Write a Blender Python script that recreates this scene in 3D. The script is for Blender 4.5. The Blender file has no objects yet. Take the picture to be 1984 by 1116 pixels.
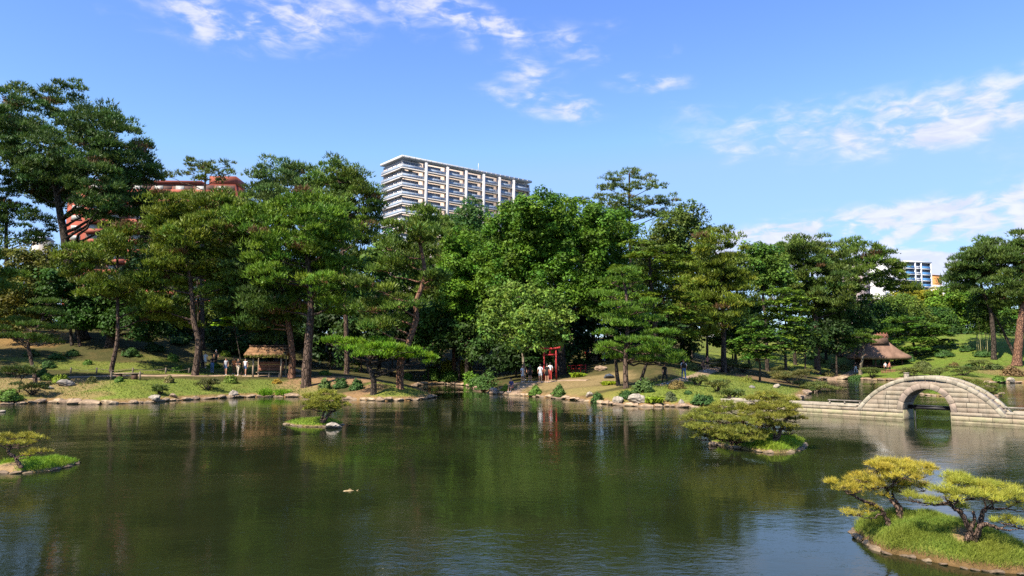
import bpy, bmesh, math, numpy as np
from mathutils import Vector, Matrix

# ------------------------------------------------------------------ camera, sky, sun, exposure
SC = bpy.context.scene
COL = SC.collection
F, CX, CY = 1433.0, 992.0, 558.0            # focal length and centre in photograph pixels
CAMZ = 3.5
PITCH = math.atan(132.0 / F)
cam_d = bpy.data.cameras.new('camera')
cam = bpy.data.objects.new('camera', cam_d); COL.objects.link(cam)
cam.location = (0, 0, CAMZ); cam.rotation_euler = (math.pi / 2 + PITCH, 0, 0)
cam_d.sensor_fit = 'HORIZONTAL'; cam_d.sensor_width = 36.0; cam_d.lens = 36.0 * F / 1984.0
cam_d.clip_start = 0.1; cam_d.clip_end = 6000
SC.camera = cam

SUN_EL = math.radians(49)
SUN_AZ = math.atan2(-0.72, -0.69)            # from +Y towards +X
SUNV = Vector((math.sin(SUN_AZ) * math.cos(SUN_EL), math.cos(SUN_AZ) * math.cos(SUN_EL), math.sin(SUN_EL)))
sun_d = bpy.data.lights.new('sun', 'SUN'); sun_d.energy = 5.0; sun_d.angle = math.radians(0.53); sun_d.color = (1.0, 0.91, 0.77)
sun = bpy.data.objects.new('sun', sun_d); COL.objects.link(sun)
sun.rotation_euler = SUNV.to_track_quat('Z', 'Y').to_euler(); sun.location = (-40, -20, 60)

SC.view_settings.view_transform = 'Standard'; SC.view_settings.look = 'None'
SC.view_settings.exposure = 0.97; SC.view_settings.gamma = 1.0; SC.view_settings.use_curve_mapping = False
SC.render.engine = 'CYCLES'
SC.cycles.use_denoising = False
SC.cycles.max_bounces = 4; SC.cycles.diffuse_bounces = 1; SC.cycles.glossy_bounces = 2
SC.cycles.transmission_bounces = 3; SC.cycles.transparent_max_bounces = 4
SC.cycles.caustics_reflective = False; SC.cycles.caustics_refractive = False

SP, CP = math.sin(PITCH), math.cos(PITCH)
def ray(px, py):
    a, b = (px - CX) / F, (CY - py) / F
    return np.array([a, CP - SP * b, SP + CP * b])
def at(px, py, Y):
    r = ray(px, py); return np.array([0, 0, CAMZ]) + r * (Y / r[1])
def gp(px, py, z=0.0):
    r = ray(px, py); return np.array([0, 0, CAMZ]) + r * ((z - CAMZ) / r[2])
def azel(px, py):
    r = ray(px, py); r = r / np.linalg.norm(r)
    return math.atan2(r[0], r[1]), math.asin(r[2])

class NT:                                     # small helper for node trees
    def __init__(s, tree): s.t = tree; s.n = tree.nodes; s.l = tree.links
    def node(s, typ, **kw):
        n = s.n.new(typ)
        for k, v in kw.items(): setattr(n, k, v)
        return n
    def link(s, a, b): s.l.new(a, b)
    def val(s, sock, v):
        if isinstance(v, bpy.types.NodeSocket): s.l.new(v, sock)
        else: sock.default_value = v
    def math(s, op, a, b=None, c=None, clamp=False):
        n = s.n.new('ShaderNodeMath'); n.operation = op; n.use_clamp = clamp
        s.val(n.inputs[0], a)
        if b is not None: s.val(n.inputs[1], b)
        if c is not None: s.val(n.inputs[2], c)
        return n.outputs[0]
    def mix(s, f, a, b, mode='MIX'):
        n = s.n.new('ShaderNodeMix'); n.data_type = 'RGBA'; n.blend_type = mode
        s.val(n.inputs[0], f)
        for i, v in ((6, a), (7, b)):
            if isinstance(v, bpy.types.NodeSocket): s.l.new(v, n.inputs[i])
            else: n.inputs[i].default_value = (*v[:3], 1)
        return n.outputs[2]
    def noise(s, vec, scale, detail=3, rough=0.55, dist=0.0):
        n = s.n.new('ShaderNodeTexNoise'); n.inputs['Scale'].default_value = scale
        n.inputs['Detail'].default_value = detail; n.inputs['Roughness'].default_value = rough
        n.inputs['Distortion'].default_value = dist
        if vec is not None: s.l.new(vec, n.inputs['Vector'])
        return n.outputs['Fac']
    def ramp(s, f, lo, hi, a=0.0, b=1.0):
        n = s.n.new('ShaderNodeMapRange'); n.interpolation_type = 'SMOOTHSTEP'
        s.val(n.inputs[0], f)
        for i, v in zip((1, 2, 3, 4), (lo, hi, a, b)): n.inputs[i].default_value = v
        return n.outputs[0]
    def mapping(s, vec, scale=(1, 1, 1), rot=(0, 0, 0)):
        n = s.n.new('ShaderNodeMapping'); n.inputs['Scale'].default_value = scale; n.inputs['Rotation'].default_value = rot
        s.l.new(vec, n.inputs['Vector']); return n.outputs[0]

def build_world():
    w = bpy.data.worlds.new('World'); SC.world = w; w.use_nodes = True
    w.cycles.sampling_method = 'MANUAL'; w.cycles.sample_map_resolution = 512
    w.node_tree.nodes.clear(); t = NT(w.node_tree)
    sky = t.node('ShaderNodeTexSky', sky_type='NISHITA'); sky.sun_disc = False
    sky.sun_elevation = SUN_EL; sky.sun_rotation = SUN_AZ; sky.altitude = 300; sky.air_density = 1.0; sky.dust_density = 0.05; sky.ozone_density = 2.4
    co = t.node('ShaderNodeTexCoord'); sep = t.node('ShaderNodeSeparateXYZ'); t.link(co.outputs['Generated'], sep.inputs[0])
    az = t.math('ARCTAN2', sep.outputs[0], sep.outputs[1]); el = t.math('ARCSINE', sep.outputs[2])
    # cloud puffs: centre px, half sizes px, tilt, strength
    blobs = [(560, 38, 170, 55, -0.15, 1.3), (350, 8, 110, 18, 0.0, .55), (400, 62, 90, 24, .2, .45), (230, 32, 60, 14, .2, .35),
             (860, 18, 180, 34, .26, 1.25), (960, 48, 80, 20, .3, .75), (805, 60, 38, 20, .3, .6), (912, 90, 34, 14, .1, .6),
             (1120, 90, 72, 32, .4, .9), (1180, 48, 40, 16, .2, .4), (1025, 138, 70, 28, .15, .95), (1055, 202, 110, 26, .2, 1.0), (955, 180, 40, 16, .2, .4),
             (1120, 212, 40, 24, .2, .6), (1260, 160, 80, 18, .05, 1.0), (1295, 98, 26, 14, 0, .5), (1330, 206, 60, 16, 0, .4),
             (1500, 236, 210, 36, -.02, .7), (1720, 235, 200, 50, -.12, .75), (1910, 205, 150, 46, -.15, .8), (1800, 262, 160, 30, -.1, .6), (1480, 290, 70, 16, 0, .6), (1420, 313, 30, 10, -.2, .4), (1400, 285, 40, 12, 0, .4),
             (1540, 468, 200, 40, -.1, 2.1), (1760, 460, 220, 50, -.05, 2.0), (1930, 440, 170, 60, -.12, 1.35), (1700, 520, 420, 60, 0, 1.05), (1470, 478, 90, 30, -.2, 1.4), (1920, 400, 110, 22, -.1, .55),
             (2200, 420, 240, 60, 0, .9), (2300, 200, 260, 50, -.1, .6), (470, 350, 60, 34, 0, .45), (-300, 120, 260, 40, .1, .6), (150, 560, 300, 90, 0, .5), (-500, 500, 400, 80, 0, .7)]
    ae = t.node('ShaderNodeCombineXYZ'); t.link(az, ae.inputs[0]); t.link(el, ae.inputs[1]); tot = None
    for px, py, sx, sy, tilt, k in blobs:
        a0, e0 = azel(px, py)
        mp = t.node('ShaderNodeMapping', vector_type='TEXTURE'); mp.inputs['Location'].default_value = (a0, e0, 0); mp.inputs['Rotation'].default_value = (0, 0, -tilt); mp.inputs['Scale'].default_value = (sx / F, sy / F, 1)
        t.link(ae.outputs[0], mp.inputs['Vector']); ln = t.node('ShaderNodeVectorMath', operation='LENGTH'); t.link(mp.outputs[0], ln.inputs[0])
        g = t.ramp(ln.outputs['Value'], 0.0, 1.7, k, 0.0)
        tot = g if tot is None else t.math('ADD', tot, g)
    # wisps: noise over the sky dome, streaked along the horizon
    vec = t.node('ShaderNodeCombineXYZ'); t.link(az, vec.inputs[0]); t.link(t.math('MULTIPLY', el, 2.0), vec.inputs[1])
    n1 = t.noise(vec.outputs[0], 13, 6, 0.56, 0.5); n2 = t.noise(t.mapping(vec.outputs[0], (1, 1.3, 1), (0, 0, .25)), 30, 5, .52, .6)
    nn = t.math('MULTIPLY_ADD', n2, 0.45, t.math('MULTIPLY', n1, 0.75))
    dens = t.math('MULTIPLY', t.math('MINIMUM', tot, 2.0), t.ramp(nn, 0.42, 0.84, 0.0, 1.35))
    mask = t.math('MULTIPLY', t.ramp(dens, 0.03, 1.3), 0.82)
    bg = t.node('ShaderNodeBackground'); bg.inputs['Strength'].default_value = 0.15
    hs = t.node('ShaderNodeHueSaturation'); hs.inputs['Hue'].default_value = 0.515; hs.inputs['Saturation'].default_value = 1.2; hs.inputs['Value'].default_value = 1.0
    t.link(sky.outputs[0], hs.inputs['Color'])
    skyc = t.mix(.75, hs.outputs[0], t.mix(1.0, hs.outputs[0], (1.36, 2.2, 3.65), 'DARKEN'))
    lum = t.mix(t.ramp(n2, .35, .75), (2.75, 2.8, 3.7), (3.4, 3.4, 3.85))
    t.link(t.mix(mask, skyc, lum), bg.inputs['Color'])
    out = t.node('ShaderNodeOutputWorld'); t.link(bg.outputs[0], out.inputs['Surface'])
build_world()

# ------------------------------------------------------------------ mesh helpers
UPV = np.array([0, 0, 1.0])
def nrm(v): return v / np.maximum(np.linalg.norm(v, axis=-1, keepdims=True), 1e-9)

class MB:
    def __init__(s): s.v = []; s.f = []; s.c = []; s.n = 0; s.q = []
    def add(s, v, f, c=None):
        v = np.asarray(v, float).reshape(-1, 3); f = np.asarray(f, int)
        if len(v) == 0: return
        s.v.append(v)
        (s.f if f.shape[1] == 3 else s.q).append(f + s.n); s.n += len(v)
        if c is not None:
            c = np.asarray(c, float)
            if c.ndim == 1: c = np.tile(c, (len(v), 1))
            s.c.append(c)
    def box(s, o, ax, lo, hi):                 # box in a local frame: origin o, axes rows ax
        p = np.array([[x, y, z] for x in (lo[0], hi[0]) for y in (lo[1], hi[1]) for z in (lo[2], hi[2])], float)
        s.add(np.asarray(o) + p @ np.asarray(ax, float), [[0, 1, 3, 2], [4, 6, 7, 5], [0, 4, 5, 1], [2, 3, 7, 6], [0, 2, 6, 4], [1, 5, 7, 3]])
    def prism(s, o, ax, poly, y0, y1):         # polygon in local (x,z), extruded along local y
        n = len(poly); p = [(a, y0, b) for a, b in poly] + [(a, y1, b) for a, b in poly]
        v = np.asarray(o) + np.array(p, float) @ np.asarray(ax, float)
        base = s.n; s.v.append(v); s.n += len(v)
        s.q.append(np.array([[i, (i + 1) % n, n + (i + 1) % n, n + i] for i in range(n)]) + base)
        tri = [[0, i + 1, i] for i in range(1, n - 1)] + [[n, n + i, n + i + 1] for i in range(1, n - 1)]
        s.f.append(np.array(tri) + base)
    def tube(s, pts, rad, k=8, cap=True, wob=0.0, rng=None):
        pts = np.asarray(pts, float); rad = np.broadcast_to(np.asarray(rad, float), (len(pts),))
        tan = nrm(np.gradient(pts, axis=0)); up = np.array([0.13, 0.21, 0.97])
        if abs(tan[0] @ up) > 0.9: up = np.array([0.95, 0.3, 0.1])
        a = nrm(np.cross(tan, up)); b = np.cross(tan, a)
        th = np.arange(k) * 2 * math.pi / k
        rr = rad[:, None, None] * np.ones((1, k, 1))
        if wob and rng is not None: rr = rr * (1 + wob * rng.standard_normal((len(pts), k, 1)))
        v = pts[:, None] + rr * (np.cos(th)[None, :, None] * a[:, None] + np.sin(th)[None, :, None] * b[:, None])
        i = np.arange(len(pts) - 1)[:, None] * k; j = np.arange(k)[None]
        q = np.stack([i + j, i + (j + 1) % k, i + k + (j + 1) % k, i + k + j], -1).reshape(-1, 4)
        base = s.n; s.add(v.reshape(-1, 3), q)
        if cap:
            m = len(pts) - 1
            s.f.append(np.array([[m * k, m * k + x, m * k + x + 1] for x in range(1, k - 1)] + [[0, x + 1, x] for x in range(1, k - 1)]) + base)
    def mesh(s, name, off=(0, 0, 0), smooth=False):
        m = bpy.data.meshes.new(name)
        v = np.concatenate(s.v) - np.asarray(off)
        tri = np.concatenate(s.f) if s.f else np.zeros((0, 3), int)
        qd = np.concatenate(s.q) if s.q else np.zeros((0, 4), int)
        m.vertices.add(len(v)); m.vertices.foreach_set('co', v.astype(np.float32).ravel())
        loops = np.concatenate([tri.ravel(), qd.ravel()]).astype(np.int32)
        m.loops.add(len(loops)); m.loops.foreach_set('vertex_index', loops)
        nf = len(tri) + len(qd); m.polygons.add(nf)
        st = np.concatenate([np.arange(len(tri)) * 3, len(tri) * 3 + np.arange(len(qd)) * 4]).astype(np.int32)
        m.polygons.foreach_set('loop_start', st)
        if smooth: m.polygons.foreach_set('use_smooth', np.ones(nf, bool))
        if s.c:
            a = m.color_attributes.new('Col', 'FLOAT_COLOR', 'POINT')
            c = np.concatenate(s.c); a.data.foreach_set('color', np.hstack([c, np.ones((len(c), 1))]).astype(np.float32).ravel())
        m.update(calc_edges=True)
        return m
    def build(s, name, mat, parent=None, off=(0, 0, 0), smooth=False):
        return obj(name, s.mesh(name, off, smooth), mat, parent)

def obj(name, me, mat=None, parent=None, loc=None):
    o = bpy.data.objects.new(name, me); COL.objects.link(o)
    if mat is not None and me is not None and len(me.materials) == 0: me.materials.append(mat)
    if parent is not None: o.parent = parent
    if loc is not None: o.location = loc
    return o
def tag(o, label=None, cat=None, group=None, kind=None):
    if label: o['label'] = label
    if cat: o['category'] = cat
    if group: o['group'] = group
    if kind: o['kind'] = kind
    return o
def thing(name, loc, label, cat, group=None):
    o = bpy.data.objects.new(name, None); COL.objects.link(o); o.location = [float(q) for q in loc]; o.empty_display_size = 0.3
    return tag(o, label, cat, group)

# ------------------------------------------------------------------ materials
MATS = {}
def mat(name, col=(.5, .5, .5), rough=.7, spec=.3, var=0.0, scale=4.0, bump=0.0, bscale=None, col2=None, metal=0.0, stretch=(1, 1, 1), obrand=0.0, coord='Object', wet=False):
    if name in MATS: return MATS[name]
    m = bpy.data.materials.new(name); m.use_nodes = True; t = NT(m.node_tree); b = m.node_tree.nodes['Principled BSDF']
    b.inputs['Roughness'].default_value = rough; b.inputs['Specular IOR Level'].default_value = spec; b.inputs['Metallic'].default_value = metal
    co = t.node('ShaderNodeTexCoord'); vec = t.mapping(co.outputs[coord], stretch)
    c2 = col2 or tuple(x * (1 - var) for x in col)
    n = t.noise(vec, scale, 5, .6)
    c = t.mix(t.ramp(n, .32, .68), c2, tuple(min(1, x * (1 + var * .5)) for x in col))
    if obrand:
        oi = t.node('ShaderNodeObjectInfo'); hs = t.node('ShaderNodeHueSaturation'); t.link(c, hs.inputs['Color'])
        t.link(t.math('MULTIPLY_ADD', oi.outputs['Random'], obrand * 2, 1 - obrand), hs.inputs['Value'])
        t.link(t.math('MULTIPLY_ADD', oi.outputs['Random'], .014, .494), hs.inputs['Hue']); c = hs.outputs[0]
    if wet:                                      # dark damp band and streaks where stone meets the pond
        g = t.node('ShaderNodeNewGeometry'); sp = t.node('ShaderNodeSeparateXYZ'); t.link(g.outputs['Position'], sp.inputs[0])
        w = t.ramp(t.math('MULTIPLY_ADD', t.noise(g.outputs['Position'], 3.5, 4, .6), -.22, sp.outputs[2]), -.11, .03, .62, 0.0)
        c = t.mix(w, c, (.07, .055, .035)); st = t.noise(t.mapping(g.outputs['Position'], (1, 1, .22)), 3.2, 5, .65)
        c = t.mix(t.ramp(st, .52, .72, 0, .5), c, (.12, .11, .075))
    t.link(c, b.inputs['Base Color'])
    if bump:
        bn = t.node('ShaderNodeBump'); bn.inputs['Strength'].default_value = bump; bn.inputs['Distance'].default_value = .05
        t.link(t.noise(vec, bscale or scale * 3, 6, .65), bn.inputs['Height']); t.link(bn.outputs[0], b.inputs['Normal'])
    MATS[name] = m; return m

def leaf_mat(name, trans=0.3, rough=.55, spec=.25):
    if name in MATS: return MATS[name]
    m = bpy.data.materials.new(name); m.use_nodes = True; t = NT(m.node_tree); b = m.node_tree.nodes['Principled BSDF']
    at_ = t.node('ShaderNodeAttribute', attribute_name='Col')
    t.link(at_.outputs['Color'], b.inputs['Base Color']); b.inputs['Roughness'].default_value = rough; b.inputs['Specular IOR Level'].default_value = spec
    tr = t.node('ShaderNodeBsdfTranslucent'); t.link(t.mix(.5, at_.outputs['Color'], (1.0, .95, .25), 'MULTIPLY'), tr.inputs['Color'])
    ad = t.node('ShaderNodeMixShader'); ad.inputs[0].default_value = trans
    t.link(b.outputs[0], ad.inputs[1]); t.link(tr.outputs[0], ad.inputs[2])
    t.link(ad.outputs[0], m.node_tree.nodes['Material Output'].inputs['Surface'])
    MATS[name] = m; return m

NEEDLE = leaf_mat('needle', .22, .5, .3); LEAF = leaf_mat('leaf', .30, .55, .2); GRASS = leaf_mat('grass_blade', .35, .6, .2)

def bark_mat(name, a, b_, sc=2.2):
    if name in MATS: return MATS[name]
    m = bpy.data.materials.new(name); m.use_nodes = True; t = NT(m.node_tree); b = m.node_tree.nodes['Principled BSDF']
    b.inputs['Roughness'].default_value = .9; b.inputs['Specular IOR Level'].default_value = .15
    co = t.node('ShaderNodeTexCoord'); v = t.mapping(co.outputs['Object'], (1, 1, .35))
    vo = t.node('ShaderNodeTexVoronoi', feature='DISTANCE_TO_EDGE'); vo.inputs['Scale'].default_value = sc * 2.2; t.link(v, vo.inputs['Vector'])
    n = t.noise(v, sc * 3, 6, .65)
    crack = t.ramp(vo.outputs['Distance'], .0, .16)
    t.link(t.mix(t.math('MULTIPLY', crack, t.ramp(n, .25, .7)), b_, a), b.inputs['Base Color'])
    bn = t.node('ShaderNodeBump'); bn.inputs['Strength'].default_value = .9; bn.inputs['Distance'].default_value = .08
    t.link(t.math('MULTIPLY_ADD', n, .5, crack), bn.inputs['Height']); t.link(bn.outputs[0], b.inputs['Normal'])
    MATS[name] = m; return m
BARK = bark_mat('pine_bark', (.185, .125, .092), (.05, .034, .025))
BARKR = bark_mat('red_pine_bark', (.31, .165, .10), (.11, .058, .038))
BARKD = bark_mat('dark_bark', (.11, .085, .065), (.035, .026, .02))
BARKP = bark_mat('pale_bark', (.36, .30, .22), (.16, .12, .08))
BARKN = bark_mat('island_pine_bark', (.29, .19, .135), (.09, .06, .045), 9)

STONE = mat('shore_stone', (.34, .24, .155), .85, .2, .45, 1.6, .5, 6, obrand=.26, wet=True)
STONEG = mat('grey_stone', (.26, .23, .195), .85, .2, .4, 1.8, .5, 6, obrand=.15, wet=True)
STONEW = mat('pale_stone', (.37, .315, .245), .8, .2, .45, 2.0, .4, 7, wet=True)
WOOD = mat('weathered_wood', (.36, .26, .18), .8, .2, .35, 3, .3, 20, stretch=(1, 1, .2))
WOODD = mat('dark_wood', (.10, .055, .035), .75, .25, .35, 3, .3, 20)
WOODR = mat('brown_wood', (.24, .10, .06), .7, .25, .3, 3, .2, 20)
RED = mat('vermilion_paint', (.36, .024, .022), .6, .3, .4, 5)
WHITE = mat('white_paint', (.80, .78, .74), .6, .3, .06, .6)

def tufts(mb, rng, P, N, C, L, W, n, spread):
    K = len(P); P = np.repeat(P, n, 0); N = np.repeat(N, n, 0); C = np.repeat(C, n, 0)
    d = nrm(N + spread * nrm(rng.standard_normal((K * n, 3)))); side = nrm(np.cross(d, rng.standard_normal((K * n, 3))))
    l = L * rng.uniform(.5, 1.3, (K * n, 1)); w = W * rng.uniform(.6, 1.3, (K * n, 1)) * .5
    a = P - side * w; b = P + side * w; c = P + d * l
    v = np.stack([a, b, c], 1).reshape(-1, 3); f = np.arange(K * n * 3).reshape(-1, 3)
    C = C * rng.uniform(.86, 1.14, (K * n, 1)); mb.add(v, f, np.repeat(C, 3, 0))
def leaves(mb, rng, P, N, C, S, asp=.6, tilt=.75, tri=False):
    K = len(P); n = nrm(N + tilt * nrm(rng.standard_normal((K, 3)))); u = nrm(np.cross(n, rng.standard_normal((K, 3)))); w = np.cross(n, u)
    s = S * rng.uniform(.45, 1.5, (K, 1)) * .5
    if tri:                                     # far leaves: one bent-free triangle each
        s = s * 1.3; v = np.stack([P - u * s, P + w * s * asp * .9 + u * s * .5, P - w * s * asp * .9 + u * s * .6], 1).reshape(-1, 3)
        mb.add(v, np.arange(K * 3).reshape(-1, 3), np.repeat(C * rng.uniform(.75, 1.25, (K, 1)), 3, 0)); return
    v = np.stack([P - u * s, P + w * s * asp + n * s * .15, P + u * s, P - w * s * asp + n * s * .15], 1).reshape(-1, 3)
    i = np.arange(K)[:, None] * 4; f = np.concatenate([i + [[0, 1, 2]], i + [[0, 2, 3]]])
    C = C * rng.uniform(.8, 1.2, (K, 1)); mb.add(v, f, np.repeat(C, 4, 0))


# ------------------------------------------------------------------ terrain
SHORE_PX = [(0, 784), (60, 782), (95, 780), (150, 783), (190, 783), (280, 781), (330, 777), (400, 773), (450, 771), (500, 769), (560, 769),
            (600, 770), (680, 774), (740, 777), (800, 776), (828, 773), (840, 769), (836, 764), (818, 757), (800, 750), (820, 745), (860, 744), (905, 747), (930, 755),
            (948, 763), (990, 765), (1040, 769), (1090, 773), (1150, 780), (1180, 784), (1240, 788), (1290, 788), (1345, 790), (1400, 791), (1460, 789),
            (1510, 784), (1545, 777), (1562, 764), (1575, 750), (1590, 735.5), (1640, 734.5), (1680, 736), (1720, 737), (1760, 737.5), (1800, 740), (1850, 742),
            (1900, 744), (1927, 742), (1984, 742)]
shore = np.array([gp(*p)[:2] for p in SHORE_PX])
LAND = np.vstack([[(-900, 30), (-140, 42), (-58, 50)], shore, [(100, 94), (170, 84), (900, 60), (900, 1500), (-900, 1500)]])

def signed_dist(P, poly):
    P = np.asarray(P, float); A = poly; B = np.roll(poly, -1, 0)
    d = np.full(len(P), 1e9); ins = np.zeros(len(P), bool)
    for a, b in zip(A, B):
        ab = b - a; t = np.clip(((P - a) @ ab) / max(ab @ ab, 1e-9), 0, 1)
        d = np.minimum(d, np.linalg.norm(P - a - t[:, None] * ab, axis=1))
        c = (a[1] > P[:, 1]) != (b[1] > P[:, 1])
        with np.errstate(divide='ignore', invalid='ignore'):
            xi = (b[0] - a[0]) * (P[:, 1] - a[1]) / (b[1] - a[1]) + a[0]
        ins ^= c & (P[:, 0] < xi)
    return np.where(ins, d, -d)

def sstep(x, a, b):
    t = np.clip((x - a) / (b - a), 0, 1); return t * t * (3 - 2 * t)
PROF_L = ([-6, -1, 0, .45, 3, 7, 8.5, 13, 20, 34, 60, 200], [-1.2, -.5, -.05, .28, .85, 1.5, 1.62, 1.85, 3.2, 6.6, 8, 8])
PROF_C = ([-6, -1, 0, .4, 2, 4, 9, 16, 30, 60, 200], [-1.2, -.5, -.05, .26, .7, 1.0, 1.45, 3.0, 6.2, 7.5, 8])
PROF_R = ([-6, -1, 0, .5, 5, 12, 30, 60, 200], [-1.2, -.5, -.05, .3, 1.0, 2.3, 7.0, 8.5, 9])
def waves(x, y):
    return (np.sin(x * .31 + 1.3 * np.sin(y * .23)) * np.cos(y * .27 + .8 * np.sin(x * .17 + 2)) * .5
            + .3 * np.sin(x * .83 + 2.1 * np.cos(y * .61)) * np.sin(y * .77 + 1) + .16 * np.sin(x * 2.1 + y * 1.3) * np.sin(y * 2.3 - x * .9))
def height_raw(x, y):
    P = np.stack([x, y], 1); d = signed_dist(P, LAND)
    d = d + .25 * np.sin(x * 1.7 + y) * np.sin(y * 1.9 - x * .6) * np.clip(1 - np.abs(d) / 3, 0, 1)
    wl = 1 - sstep(x, -7, -3); wr = sstep(x, 13, 30)
    z = np.interp(d, *PROF_L) * wl + (1 - wl) * (np.interp(d, *PROF_C) * (1 - wr) + np.interp(d, *PROF_R) * wr)
    amp = np.clip((d - .6) / 5, 0, 1) * (.10 + .25 * sstep(d, 10, 25))
    return z + amp * waves(x, y), d
gx = np.concatenate([[-900, -500, -300, -200, -140, -100, -75, -60], np.arange(-50, 86, .5), [95, 110, 140, 190, 280, 500, 900]])
gy = np.concatenate([[25, 35, 42], np.arange(46, 145, .5), [150, 160, 175, 200, 250, 320, 450, 700, 1490]])
GX, GY = np.meshgrid(gx, gy)
hz, hd = height_raw(GX.ravel(), GY.ravel())
HZ = hz.reshape(GX.shape); HD = hd.reshape(GX.shape)
def _interp(A, x, y):
    i = int(np.clip(np.searchsorted(gx, x) - 1, 0, len(gx) - 2)); j = int(np.clip(np.searchsorted(gy, y) - 1, 0, len(gy) - 2))
    u = np.clip((x - gx[i]) / (gx[i + 1] - gx[i]), 0, 1); v = np.clip((y - gy[j]) / (gy[j + 1] - gy[j]), 0, 1)
    return (A[j, i] * (1 - u) + A[j, i + 1] * u) * (1 - v) + (A[j + 1, i] * (1 - u) + A[j + 1, i + 1] * u) * v
def interpv(A, x, y):
    i = np.clip(np.searchsorted(gx, x) - 1, 0, len(gx) - 2); j = np.clip(np.searchsorted(gy, y) - 1, 0, len(gy) - 2)
    u = np.clip((x - gx[i]) / (gx[i + 1] - gx[i]), 0, 1); v = np.clip((y - gy[j]) / (gy[j + 1] - gy[j]), 0, 1)
    return (A[j, i] * (1 - u) + A[j, i + 1] * u) * (1 - v) + (A[j + 1, i] * (1 - u) + A[j + 1, i + 1] * u) * v
def H(x, y): return float(_interp(HZ, x, y))
def hit(px, py, y0=46.0, y1=260.0):            # where the sight line of a photo point meets the ground
    r = ray(px, py); Y = y0
    while Y < y1:
        p = np.array([0, 0, CAMZ]) + r * (Y / r[1])
        if p[2] <= H(p[0], p[1]): return np.array([p[0], p[1], H(p[0], p[1])])
        Y += .15
    p = at(px, py, 80); return np.array([p[0], p[1], H(p[0], p[1])])
def pxm(px_len, p):                            # photo pixels to metres at a world point
    return px_len * (p[1] * CP + (p[2] - CAMZ) * SP) / F

# colour patches of the ground: moss, lawn, bare soil (centre found on the ground, radii in metres)
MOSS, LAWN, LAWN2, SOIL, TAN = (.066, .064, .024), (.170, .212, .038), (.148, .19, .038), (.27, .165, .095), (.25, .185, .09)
LAWN_SHADED = (.125, .18, .030)  # right-hand lawn, its shade put into a darker colour
ZONES = [(200, 760, 16, 5, LAWN, 1), (330, 757, 9, 4.5, LAWN, 1), (430, 757, 7, 4, LAWN2, .9), (505, 752, 4.5, 4, LAWN2, .8), (560, 760, 3, 2, LAWN, .9), (240, 714, 12, 2.5, LAWN, .65), (400, 712, 8, 2, LAWN, .4),
         (640, 738, 5, 3.5, SOIL, .95), (590, 752, 3, 2, TAN, .7), (700, 765, 5, 1.5, SOIL, .7), (790, 765, 3.5, 3.5, LAWN, 1), (775, 750, 3, 3, LAWN, .9), (725, 752, 1.5, 2.5, SOIL, .9),
         (70, 745, 6, 4, TAN, .85), (30, 740, 5, 5, TAN, .7), (20, 620, 6, 7, (.38, .22, .09), .9), (130, 772, 3.5, 1.6, SOIL, .6),
         (1010, 745, 3, 3, TAN, .9), (1120, 738, 6, 5, TAN, .95), (1110, 762, 5, 2.2, (.22, .20, .06), .9), (1190, 770, 4.5, 3, (.22, .21, .05), .9), (1150, 750, 5, 3, TAN, .5),
         (1300, 765, 4, 4, LAWN, 1), (1330, 755, 5, 5, LAWN, .95), (1400, 755, 6, 8, LAWN, 1), (1440, 740, 6, 9, LAWN, 1), (1420, 700, 7, 8, LAWN, .95), (1380, 670, 7, 8, LAWN2, .8),
         (1480, 735, 4, 4, SOIL, .6), (1540, 700, 9, 14, LAWN, .95), (1590, 715, 6, 8, LAWN, .9), (1630, 727, 4, 3, TAN, .8),
         (1830, 700, 13, 14, LAWN_SHADED, 1), (1800, 720, 12, 8, LAWN_SHADED, 1), (1880, 730, 14, 7, LAWN_SHADED, .95), (1850, 665, 12, 16, LAWN_SHADED, .95), (1960, 720, 5, 4, SOIL, .6), (1950, 737, 9, 2, SOIL, .5), (1940, 690, 10, 8, LAWN_SHADED, .6)]
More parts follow.
